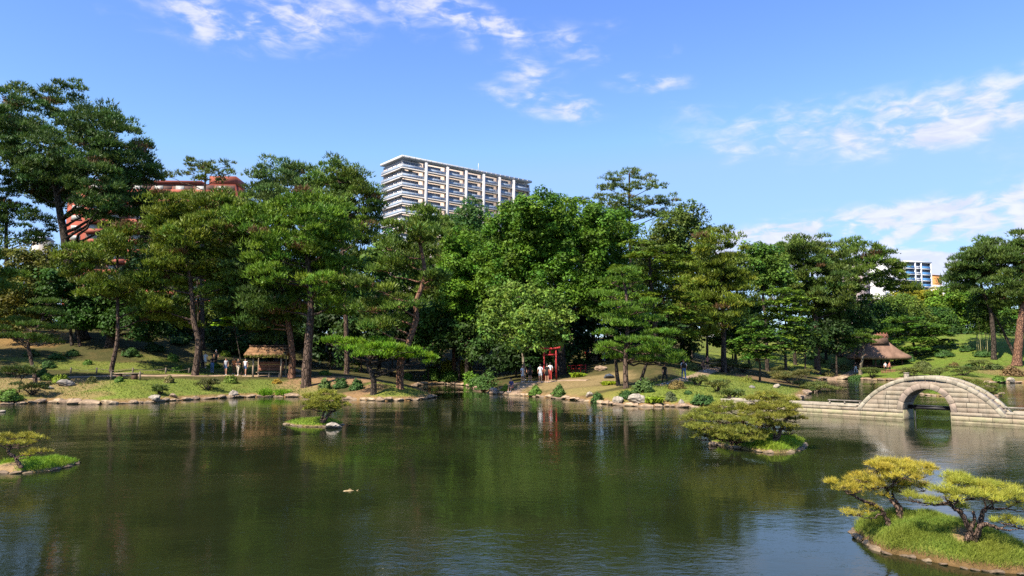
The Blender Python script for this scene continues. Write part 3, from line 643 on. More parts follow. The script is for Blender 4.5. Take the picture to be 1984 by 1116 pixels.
def white_blue():
    D0 = 372.; A = at(1749, 508, D0); Z = A[2]; B_ = at(1801, 511, D0 + 6); O = np.array([A[0], A[1], 5.])
    wh = mat('block_white', (.78, .77, .76), .7, .3, .05, .2); bl = mat('blue_parapet', (.10, .28, .55), .6, .3, .1, .5); rc = mat('block_recess', (.20, .21, .24), .8, .2, .2, .4); gr = mat('block_grey', (.42, .44, .48), .8, .2, .1, .3)
    t = thing('white_apartment_block', O, 'white apartment block with blue balconies in the distance at the right', 'building')
    AX = frame(A, B_); Ln = np.linalg.norm((B_ - A)[:2]); fh = 3.05
    b = MB(); b.box(A, AX, (0, -12, -Z), (Ln, 0, 0)); b.build('wall', rc, t, O)
    b = MB(); b.box(A, AX, (-.2, -12.2, .0), (Ln + .2, 1.2, .7)); b.build('roof', wh, t, O)
    b = MB(); b.box(A, AX, (-3.2, -9, -Z), (-.02, -.5, .4)); b.build('stair_tower', gr, t, O)
    for x in (0, .38, .60, .97): b = MB(); b.box(A, AX, (Ln * x, .01, -22), (Ln * x + .5, 1.2, -.02)); b.build('pier', wh, t, O)
    for k in range(6):
        z = -(k + 1) * fh
        for x0, x1, m in ((.42, .59, gr), (.035 + 0.0, .38, bl), (.64, .97, bl)):
            o = MB(); o.box(A, AX, (Ln * x0, .9, z + .15), (Ln * x1, 1.0, z + 1.25)); o.build('parapet', m, t, O)
            o = MB(); o.box(A, AX, (Ln * x0, .02, z - .2), (Ln * x1, 1.1, z + .12)); o.build('balcony_floor', wh, t, O)
            o = MB(); o.box(A, AX, (Ln * x0 + .6, .02, z + .3), (Ln * x0 + (x1 - x0) * Ln * .6, .06, z + 2.3)); o.build('window', PANEG, t, O)
    # orange slab block beside it
    A2 = at(1802, 533, D0 + 30); B2 = at(1824, 533, D0 + 34); O2 = np.array([A2[0], A2[1], 5.]); X2 = frame(A2, B2); L2 = np.linalg.norm((B2 - A2)[:2])
    t2 = thing('orange_building', O2, 'orange building end wall with a dark emblem beside the blue balconies', 'building')
    b = MB(); b.box(A2, X2, (0, -12, -A2[2]), (L2, 0, 0)); b.build('wall', mat('orange_render', (.60, .27, .09), .8, .2, .1, .2), t2, O2)
    b = MB(); b.box(A2, X2, (-.15, -12, .0), (L2 + .15, .15, .35)); b.build('roof_edge', mat('orange_edge', (.45, .2, .08), .8), t2, O2)
    dk = mat('emblem_dark', (.10, .06, .05), .7)
    for i, (ex, ez, w, h) in enumerate([(.40, -1.6, .9, .28), (.62, -1.5, .3, .8), (.72, -1.9, .8, .25), (.50, -2.4, .9, .25), (.52, -3.2, .3, .6), (.66, -3.2, .3, .6), (.40, -7.0, .5, .6)]):
        b = MB(); b.box(A2, X2, (L2 * ex - w / 2, .01, ez - h / 2), (L2 * ex + w / 2, .06, ez + h / 2)); b.build('emblem_stroke' if i < 6 else 'window', dk, t2, O2)
    # white building and grey tiled one behind the leaning pine
    for nm, lab, px0, px1, py, D1, m, wpx in (('white_building', 'plain white building behind the open leaning pine', 1682, 1742, 502, 300, wh, 0), ('grey_building', 'narrow mauve-grey tiled building beside the plain white one', 1654, 1684, 505, 285, mat('mauve_tile', (.36, .29, .28), .8, .2, .1, .4), 1)):
        a = at(px0, py, D1); c2 = at(px1, py, D1 + 2); X = frame(a, c2); l = np.linalg.norm((c2 - a)[:2]); o_ = np.array([a[0], a[1], 5.])
        tt = thing(nm, o_, lab, 'building'); b = MB(); b.box(a, X, (0, -12, -a[2]), (l, 0, 0)); b.build('wall', m, tt, o_)
        b = MB(); b.box(a, X, (-.2, -12.2, 0), (l + .2, .25, .5)); b.build('roof', wh, tt, o_)
        for k in range(9):
            for f in ((.3, .7) if wpx else (.55, .8)):
                w = MB(); w.box(a, X, (l * f - .7, .01, -2.6 - k * 3), (l * f + .7, .07, -1.3 - k * 3)); w.build('window', GLASSM if not wpx else gr, tt, o_)
    # small houses glimpsed through the wood
    for nm, lab, px, py, wpx_, hpx, D1, m in (('white_house', 'small white house glimpsed between the trunks right of the middle', 1404, 596, 34, 40, 150, wh), ('beige_building', 'beige tower glimpsed left of the towering pine trunk', 70, 462, 16, 60, 260, mat('beige_render', (.62, .55, .45), .8, .2, .1, .3)), ('low_white_building', 'low white building right of the orange one', 1838, 556, 40, 30, 330, wh), ('roofed_house', 'house with grey roof behind the crooked red pine', 905, 590, 50, 60, 170, mat('house_cream', (.55, .50, .44), .8, .2, .1, .4))):
        a = at(px - wpx_ / 2, py, D1); c2 = at(px + wpx_ / 2, py, D1); X = frame(a, c2); l = np.linalg.norm((c2 - a)[:2]); o_ = np.array([a[0], a[1], 5.])
        tt = thing(nm, o_, lab, 'building'); b = MB(); b.box(a, X, (0, -8, -a[2]), (l, 0, 0)); b.build('wall', m, tt, o_)
        b = MB(); b.prism(a, X[[1, 0, 2]], [(-8.5, 0.0), (.5, 0.0), (-4, 1.3)], -.4, l + .4); b.build('roof', gr, tt, o_)
        for k in range(3):
            for f in (.3, .7): w = MB(); w.box(a, X, (l * f - l * .12, .01, -2.3 - k * 2.9), (l * f + l * .12, .07, -1.0 - k * 2.9)); w.build('window', GLASSM, tt, o_)
white_blue()

# ------------------------------------------------------------------ thatched pavilion
def pavilion():
    D0 = 119.; g = at(1703, 720, D0); O = np.array([g[0], g[1], H(g[0], g[1])]); s = D0 / F
    ez = at(1706, 692, D0)[2]; rz_ = at(1706, 647, D0)[2]
    th = mat('thatch', (.22, .135, .095), .95, .1, .3, 1.2, .8, 9, stretch=(1, 1, .35)); ridm = mat('ridge_bark', (.26, .12, .085), .85, .2, .3, 3, .4)
    t = thing('thatched_pavilion', O, 'open pavilion with a steep brown thatched roof at the far shore', 'pavilion')
    AX = frame(np.array([0, 0, 0]), np.array([1, -.12, 0])); o = np.array([O[0], O[1], 0.0])
    w, d = 50 * s, 2.5; hx, hy = 14 * s, .9
    # hipped thatch: rings from ridge to eave with a concave sweep
    b = MB(); rings = []
    for k, f in enumerate(np.linspace(0, 1, 9)):
        cx, cy = hx + (w - hx) * f ** 1.12, .35 + (d - .35) * f ** 1.05; z = rz_ - .75 - (rz_ - .75 - ez) * (f ** .84)
        n = 10; pts = []
        for (x0, y0), (x1, y1) in zip([(-cx, cy), (cx, cy), (cx, -cy), (-cx, -cy)], [(cx, cy), (cx, -cy), (-cx, -cy), (-cx, cy)]):
            for q in np.linspace(0, 1, n, endpoint=False): pts.append((x0 + (x1 - x0) * q, y0 + (y1 - y0) * q, z + (.10 * (2 * abs(q - .5)) ** 2 if f > .8 else 0)))
        rings.append(pts)
    low = [(x * .97, y * .96, z - .38) for x, y, z in rings[-1]]; inn = [(x * .90, y * .86, z - .34) for x, y, z in rings[-1]]; rings += [low, inn]
    top = [(0, 0, rz_ - .6)]; m = len(rings[0]); vs = np.array([p for r in rings for p in r]); i = np.arange(len(rings) - 1)[:, None] * m; j = np.arange(m)[None]
    b.add(o + vs @ AX, np.stack([i + j, i + m + j, i + m + (j + 1) % m, i + (j + 1) % m], -1).reshape(-1, 4)); b.build('roof', th, t, O, True)
    soff = MB(); soff.box(o, AX, (-w * .88, -d * .84, ez - .30), (w * .88, d * .84, ez - .2)); soff.build('soffit', WOODD, t, O)
    # gable top and ridge
    gb = MB(); gb.prism(o, AX[[1, 0, 2]], [(-1.25, rz_ - 1.6), (1.25, rz_ - 1.6), (.3, rz_ - .28), (-.3, rz_ - .28)], -hx - .15, hx + .15); gb.build('gable', th, t, O)
    rd = MB(); rd.prism(o, AX[[1, 0, 2]], [(-.55, rz_ - .55), (.55, rz_ - .55), (.2, rz_ - .02), (-.2, rz_ - .02)], -hx - .35, hx + .35); rd.build('ridge', ridm, t, O)
    for k in range(6):
        x = -hx + k * 2 * hx / 5
        for sg in (-1, 1): q = MB(); q.tube([o + np.array([x - .3 * sg, .62, rz_ - .62]) @ AX, o + np.array([x + .3 * sg, .0, rz_ + .18]) @ AX], .06, 6); q.build('ridge_billet', WOODR, t, O)
    for x in (-w * .72, -w * .24, w * .24, w * .72):
        for y in (-d * .62, d * .62): q = MB(); q.box(o + np.array([x, y, 0]) @ AX, AX, (-.11, -.11, O[2] - .3), (.11, .11, ez - .28)); q.build('post', WOODD, t, O)
    fz = max(O[2] + .25, 1.2)
    q = MB(); q.box(o, AX, (-w * .78, -d * .7, fz - .18), (w * .78, d * .7, fz)); q.build('floor', WOODD, t, O)
    q = MB(); q.box(o, AX, (-w * .74, -d * .64, fz + .01), (-w * .1, -d * .60, ez - .3)); q.build('back_screen', WOODD, t, O)
    # deck with railing towards the water
    dk = thing('viewing_deck', O, 'red-brown railed wooden deck on posts in front of the pavilion', 'deck'); zf = at(1730, 726.5, 113.5)[2]; c = np.array([*at(1729.5, 726, 113)[:2], 0.0]); hw = 21 * 113 / F
    q = MB(); q.box(c, AX, (-hw, -2.6, zf - .12), (hw, .2, zf)); q.build('floor', WOODR, dk, O)
    for x in np.linspace(-hw + .1, hw - .1, 5): q = MB(); q.box(c, AX, (x - .09, -.05, -.4), (x + .09, .13, zf - .125)); q.build('post', WOODR, dk, O)
    q = MB(); q.box(c, AX, (-hw, .1, zf + .72), (hw, .22, zf + .84)); q.build('handrail', WOODR, dk, O)
    for x in np.linspace(-hw + .06, hw - .06, 15): q = MB(); q.box(c, AX, (x - .06, .12, zf + .005), (x + .06, .2, zf + .715)); q.build('baluster', WOODR, dk, O)
    p = np.array([*at(1756, 727, 100)[:2], 0.0])
    q = MB(); q.box(p, np.eye(3), (-.25, -.22, -.3), (.25, .22, 1.2)); q.box(p, np.eye(3), (-.29, -.26, 1.2), (.29, .26, 1.3)); tag(q.build('stone_pillar', STONEW), 'pale square stone block rising behind the bridge crown', 'stone')
pavilion()

# ------------------------------------------------------------------ bench shelter on the left bank
def shelter():
    f = hit(522, 731); O = f; s = pxm(1, f); AX = frame(np.array([0, 0, 0]), np.array([1, -.02, 0])); o = f
    t = thing('bench_shelter', O, 'small open bench shelter with a mossy bark roof beside the path', 'shelter')
    roofm = mat('bark_roof', (.24, .135, .07), .95, .1, .45, 2.5, .9, 10); mossm = mat('roof_moss', (.16, .15, .03), .95, .1, .4, 5, .8, 14)
    hw = 27 * s; ze = 41 * s; zr = 58 * s
    for x in (-hw, hw):
        for y in (.7, -.7): b = MB(); b.tube([o + np.array([x, y, -.2]) @ AX, o + np.array([x, y, ze + (.05 if y > 0 else .3)]) @ AX], .085 if y > 0 else .07, 8); b.build('post', WOOD, t, O, True)
    # roof: two slopes, the front one in three bark courses
    for k in range(3):
        y0, y1 = 1.25 - k * .42, 1.25 - (k + 1) * .42; z0, z1 = ze + k * (zr - ze) / 3, ze + (k + 1) * (zr - ze) / 3
        b = MB(); b.prism(o, AX[[1, 0, 2]], [(y0, z0), (y0 + .02, z0 + .11), (y1 - .05, z1 + .12), (y1 - .05, z1 + .01)], -hw - .75 + k * .06, hw + .68 - k * .04); b.build('roof_course', roofm, t, O)
    b = MB(); b.prism(o, AX[[1, 0, 2]], [(-.02, zr), (-.02, zr + .1), (-1.25, ze + .12), (-1.25, ze + .02)], -hw - .7, hw + .65); b.build('roof_back', roofm, t, O)
    b = MB(); b.box(o, AX, (-hw - .7, -.12, zr + .08), (hw + .66, .1, zr + .2)); b.build('ridge', WOODD, t, O)
    rng = np.random.default_rng(8); mm = MB(); n = 700
    P = o + np.stack([rng.uniform(-hw - .72, hw + .66, n), 1.22 + rng.normal(0, .05, n), ze + .02 + rng.normal(0, .07, n)], 1) @ AX
    leaves(mm, rng, P, np.tile(AX[1] + UPV, (n, 1)), np.tile(np.array((.17, .17, .03)), (n, 1)) * rng.uniform(.5, 1.3, (n, 1)), .13); mm.build('moss_fringe', LEAF, t, O)
    for z in (ze - .15,): b = MB(); b.box(o, AX, (-hw - .2, .62, z), (hw + .2, .78, z + .12)); b.build('beam', WOOD, t, O)
    for k in range(3): b = MB(); b.box(o, AX, (-hw + .1, -.45, .62 + k * .30), (hw - .1, -.40, .90 + k * .30)); b.build('backrest_board', WOODR, t, O)
    for k in range(3): b = MB(); b.box(o, AX, (-hw + .1, -.38 + k * .22, .44), (hw - .1, -.18 + k * .22, .50)); b.build('seat_board', WOOD, t, O)
    for x in (-hw * .75, 0, hw * .75): b = MB(); b.box(o, AX, (x - .06, .05, -.1), (x + .06, .17, .435)); b.build('leg', WOOD, t, O)
shelter()

# ------------------------------------------------------------------ red gate, stairs and rails
def torii():
    f = hit(1066, 737); O = f; s = pxm(1, f); t = thing('red_gate', O, 'slim vermilion shrine gate at the foot of the wooded slope', 'gate'); hw = 11.5 * s; h = 62 * s
    AX = frame(np.array([0, 0, 0]), np.array([1, .05, 0]))
    for x in (-hw, hw): b = MB(); b.tube([f + np.array([x * 1.06, 0, -.2]) @ AX, f + np.array([x, 0, h - .15]) @ AX], .07, 10); b.build('pillar', RED, t, O, True)
    b = MB(); n = 12; xs = np.linspace(-hw - .42, hw + .42, n); up = lambda x: .12 * (abs(x) / (hw + .4)) ** 2.2
    for a, c in zip(xs[:-1], xs[1:]): b.prism(f, AX, [(a, h - .14 + up(a)), (c, h - .14 + up(c)), (c, h + .05 + up(c)), (a, h + .05 + up(a))], -.12, .12)
    b.build('lintel', RED, t, O)
    b = MB(); b.box(f, AX, (-hw - .12, -.055, h - .72), (hw + .12, .055, h - .56)); b.build('tie_beam', RED, t, O)
    b = MB(); b.box(f, AX, (-.09, -.04, h - .555), (.09, .04, h - .15)); b.build('tablet', RED, t, O)
torii()
def stairs():
    a = hit(1152, 700); b_ = np.array([a[0] + .3, a[1] + 5.5, 0]); b_[2] = H(b_[0], b_[1]) + .6
    t = thing('stone_stairs', a, 'steep stone stairs climbing the slope between red rails', 'stairs'); n = 12; AX = frame(a, a + np.array([1, .0, 0]))
    for k in range(n):
        f = k / n; p = a + (b_ - a) * f; m = MB(); m.box(p, AX, (-.75, -.8, -.6), (.75, 0, .17 * 1)); m.build('step', STONE, t, a)
    for sg in (-1, 1):
        r = thing('red_handrail', a + AX[0] * sg * .9, 'red handrail on the %s side of the stone stairs' % ('left' if sg < 0 else 'right'), 'rail'); r0 = np.array(r.location)
        for k in range(7): p = a + (b_ - a) * (k / 6) + AX[0] * sg * .9; m = MB(); m.tube([p - UPV * .3, p + UPV * 1.0], .06, 8); m.build('post', RED, r, r0)
        for hh in (.5, .92): m = MB(); m.tube([a + AX[0] * sg * .9 + UPV * hh, b_ + AX[0] * sg * .9 + UPV * hh], .04, 6); m.build('bar', RED, r, r0)
    # waterside steps by the seated person
    g = hit(1003, 763); t2 = thing('waterside_steps', g, 'broad grey stone steps going down to the water', 'steps')
    for k in range(5):
        p = g + np.array([.25 * k, .7 * k - .3, .0]); z = .16 + .2 * k; m = MB(); m.box(np.array([p[0], p[1], 0]), np.eye(3), (-.8, -.4, z - .6), (.8, .42, z)); m.build('step', STONE, t2, g)
stairs()
def red_fence(px0, px1, py, label):
    p0, p1 = hit(px0, py), hit(px1, py); t = thing('red_fence', p0, label, 'fence'); n = 5
    for k in range(n): p = p0 + (p1 - p0) * k / (n - 1); p[2] = H(p[0], p[1]); m = MB(); m.tube([p - UPV * .1, p + UPV * .85], .05, 8); m.build('post', RED, t, p0)
    for h in (.4, .75): m = MB(); m.tube([p0 + UPV * h, p1 + UPV * h], .035, 6); m.build('rail', RED, t, p0)
red_fence(1048, 1085, 722, 'low red fence behind the people at the gate'); red_fence(1098, 1135, 722, 'low red fence between the gate and the stairs')

# ------------------------------------------------------------------ rope fence and log bench on the left lawn
FENCE = mat('fence_post', (.20, .16, .12), .9, .1, .3, 5)
def rope_fence():
    pts = [hit(px, 724) for px in (137, 187, 257, 321, 366)]; t = thing('rope_fence', pts[0], 'low post and rail fence along the left path', 'fence')
    for p in pts: b = MB(); b.tube([p - UPV * .15, p + UPV * .55], .07, 8); b.build('post', FENCE, t, pts[0])
    for a, c in zip(pts[:-1], pts[1:]): b = MB(); m_ = (a + c) / 2 + UPV * .28; b.tube(spline([a + UPV * .45, m_, c + UPV * .45], 9), .02, 5); b.build('rope', FENCE, t, pts[0])
rope_fence()
def log_bench():
    a, c = hit(217, 736), hit(275, 736); O = (a + c) / 2; AX = frame(a, c); l = np.linalg.norm(c - a) / 2; t = thing('log_bench', O, 'long low wooden bench facing the pond on the left bank', 'bench')
    O2 = np.array([O[0], O[1], H(O[0], O[1]) + .05])
    for k in range(2): b = MB(); b.box(O2, AX, (-l, -.24 + k * .25, .42), (l, -.01 + k * .25, .50)); b.build('seat_plank', WOOD, t, O)
    for x in (-l + .05, l - .05): b = MB(); b.tube([O2 + np.array([x, .36, -.2]) @ AX, O2 + np.array([x, .36, .62]) @ AX], .07, 8); b.build('post', FENCE, t, O)
    for x in (-l * .55, l * .5): b = MB(); b.box(O2, AX, (x - .2, -.18, -.2), (x + .2, .18, .415)); b.build('support', WOODD, t, O)
log_bench()
pp = hit(1106, 700); b = MB(); q0 = at(1106, 598, pp[1] + 4); b.tube(np.linspace([q0[0], q0[1], H(q0[0], q0[1]) - .1], q0, 6), np.linspace(.28, .22, 6), 9, wob=.05, rng=np.random.default_rng(2)); tag(b.build('tree_snag', BARKP, smooth=True), 'pale bare cut trunk standing above the red gate', 'trunk')

# ------------------------------------------------------------------ vegetation

def lobe_fill(rng, c, r, kind, dens, rs):
    """sub-clumps over a lobe; returns points, outward axes, clump ids count per lobe"""
    rx, ry, rz = r
    if kind == 'pad':
        area = math.pi * rx * ry; k = max(4, int(dens * area / (rs * rs) * .55))
        a = rng.uniform(0, 2 * math.pi, k); q = np.sqrt(rng.uniform(0, 1, k))
        cen = np.stack([np.cos(a) * q * rx, np.sin(a) * q * ry, rz * (.9 * np.sqrt(np.clip(1 - q * q, 0, 1)) - .35 + .35 * rng.uniform(-1, 1, k))], 1) + c
        sq = np.array([1, 1, .55])
    else:
        area = 4 * math.pi * ((rx * ry) ** 1.6 / 3 + (rx * rz) ** 1.6 / 3 + (ry * rz) ** 1.6 / 3) ** (1 / 1.6)
        k = max(5, int(dens * area / (rs * rs) * .42))
        d = nrm(rng.standard_normal((k, 3))); q = .48 + .5 * rng.uniform(0, 1, (k, 1)) ** .7
        cen = c + d * q * np.array(r); sq = np.array([1, 1, .58 if kind != 'leaf' else .8])
    return cen, sq

def crown(mb, rng, lobes, kind, col, dens, rs, m, size, hue=.12):
    """lobes: list of (centre, radii). kind: pine, pad, leaf, spray"""
    for c, r in lobes:
        cen, sq = lobe_fill(rng, c, r, 'pad' if kind in ('pad', 'spray') else kind, dens, rs)
        k = len(cen); R = rs * rng.uniform(.65, 1.25, (k, 1))
        cc = np.array(col) * np.array([.74, .85, .64]) * rng.uniform(.66, 1.28, (k, 1)); cc = cc * (1 + hue * rng.standard_normal((k, 1)) * np.array([1, .15, -.3]))
        if kind == 'pine': R = np.where(rng.random((k, 1)) < .18, R * .6, R)
        if kind == 'pine': cc = np.where(rng.random((k, 1)) < .03, np.array([.16, .095, .04]), cc)   # a few browned shoots
        d = nrm(rng.standard_normal((k * m, 3)))
        lim = -.15 if kind in ('pine', 'pad') else (-.05 if kind == 'spray' else -.55)
        d[:, 2] = np.where(d[:, 2] < lim, -d[:, 2], d[:, 2])
        P = np.repeat(cen, m, 0) + d * sq * np.repeat(R, m, 0) * rng.uniform(.55, 1.1, (k * m, 1))
        C = np.repeat(cc, m, 0)
        if kind in ('pine', 'pad'):
            N = nrm(d * .65 + UPV * .85); tufts(mb, rng, P, N, C, size[0], size[1], size[2], size[3])
        elif kind == 'spray':
            N = nrm(d * .25 + UPV); leaves(mb, rng, P, N, C, size[0], size[1], .45, tri=True)
        else:
            N = nrm(d + UPV * .45); leaves(mb, rng, P, N, C, size[0], size[1], .7, tri=True)

def limb(mb, rng, a, b, r0, r1, n=7, k=5, sag=.12):
    L = np.linalg.norm(b - a); t = np.linspace(0, 1, n)[:, None]
    mid = (a + b) / 2 + rng.standard_normal(3) * L * sag * .6 + UPV * L * sag * -.3
    p = (1 - t) ** 2 * a + 2 * t * (1 - t) * mid + t * t * b
    p[1:-1] += rng.standard_normal((n - 2, 3)) * L * .018
    mb.tube(p, np.linspace(r0, r1, n), k)

STY = {  # kind, sub-clump radius m, pieces per clump, piece size, density
    'pine': ('pine', 1.02, 62, (.42, .11, 3, .65), .86), 'wispy': ('pine', .46, 16, (.34, .075, 4, .7), .5), 'niwaki': ('pad', .42, 20, (.27, .06, 4, .55), 1.25),
    'leaf': ('leaf', .95, 115, (.25, .75), .92), 'fine': ('leaf', .75, 80, (.22, .7), .9), 'spray': ('spray', .6, 38, (.26, .7), 1.2), 'sparse': ('leaf', .6, 30, (.27, .7), .8)}
def tree(name, label, cat, sty, D, trunk, lobes, col, wpx, bark=BARK, seed=0, depth=.75, limbs=True, dens=1.0, group=None, base=None, scale=1.0, basez=None):
    """trunk: photo points from the foot upwards; lobes: (px, py, rx, ry); D: distance of the trunk"""
    rng = np.random.default_rng(seed + 17); kind, rs, m, size, dn = STY[sty]
    rs *= scale; size = (size[0] * scale, *size[1:]) if len(size) == 2 else (size[0] * scale, size[1] * scale, *size[2:])
    if basez is None:                              # keep the foot on dry ground
        while _interp(HD, *at(trunk[0][0], trunk[0][1], D)[:2]) < .8 and D < 160: D += 1.0
    tp = [at(x, y, D) for x, y in trunk]; g = H(tp[0][0], tp[0][1]) if basez is None else basez
    foot = np.array([tp[0][0], tp[0][1], g - .15])
    if tp[0][2] > g + .4: tp = [foot] + tp
    else: tp[0] = foot
    tp = np.array(tp); wm = wpx * D / F * .43
    # lean the trunk a little in depth as well
    rel = (tp[:, 2] - tp[0, 2]) / max(tp[-1, 2] - tp[0, 2], .1); tp[:, 1] += .25 * np.sin(rel * 5 + seed) * rel
    path = spline(tp, 6 * len(tp)); n = len(path)
    tm = MB(); rr = wm * np.linspace(1, .35, n); rr[0] *= 1.35; rr[1] *= 1.12
    tm.tube(path, rr, 10, wob=.05, rng=rng)
    xs = [l[0] for l in lobes]; R = max((max(xs) - min(xs)) * .5, 20); mid = (max(xs) + min(xs)) * .5
    L3 = []
    for i, lb in enumerate(lobes):
        px, py, rx, ry = lb[:4]
        if sty in ('pine', 'leaf', 'fine'): rx, ry = rx * 1.1, ry * (1.65 if sty == 'pine' else 1.4)
        if sty == 'niwaki' and len(lobes) > 15: rx = rx * .74
        if len(lb) > 4: dd = lb[4]
        else:
            u = np.clip((px - mid) / R, -1, 1); dd = depth * R * D / F * math.sqrt(max(.1, 1 - u * u)) * rng.uniform(-1, .8)
        c = at(px, py, D + dd); s = (D + dd) / F
        ax_, az_ = rx * s, ry * s
        if sty in ('pine', 'leaf', 'fine'): ax_, az_ = max(ax_ - .30 * rs, .5 * ax_), max(az_ - .18 * rs, .6 * az_)
        r = (ax_, ax_ * rng.uniform(.85, 1.1), az_); L3.append((c, r))
        if limbs:
            # leave the trunk a bit lower than the lobe, or at its top
            zt = c[2] - .35 * np.linalg.norm(c[:2] - path[-1, :2]) - .1; j = int(np.argmin(np.abs(path[:, 2] - zt))); j = max(j, n // 4)
            limb(tm, rng, path[j], c - UPV * r[2] * .25, max(rr[j] * .5, .05), .025)
            for _ in range(2 if sty not in ('niwaki', 'spray') else 3):
                e = c + nrm(rng.standard_normal(3) * np.array([1, 1, .5])) * np.array(r) * .75
                limb(tm, rng, c - UPV * r[2] * .25, e, .045, .015, 5, 4)
    if sty in ('pine', 'leaf') and len(lobes) > 6:                  # fuller towards the far side
        for c, r in list(L3):
            if rng.random() < .45: L3.append((c + np.array([rng.uniform(-.4, .4) * r[0], r[1] * rng.uniform(.9, 1.7), rng.uniform(-1.1, .1) * r[2]]), r))
    if sty == 'niwaki' and len(lobes) > 15:
        for c, r in list(L3): L3.append((c + np.array([rng.uniform(-.9, .9) * r[0], rng.uniform(-2, 2) * r[1], rng.uniform(-.5, .5)]), tuple(np.array(r) * rng.uniform(.6, .95))))
    cm = MB(); crown(cm, rng, L3, kind, col, dn * dens, rs, m, size)
    t = thing(name, foot, label, cat, group)
    tm.build('trunk', bark, t, foot, True); cm.build('crown', NEEDLE if kind in ('pine', 'pad') else LEAF, t, foot)
    return t

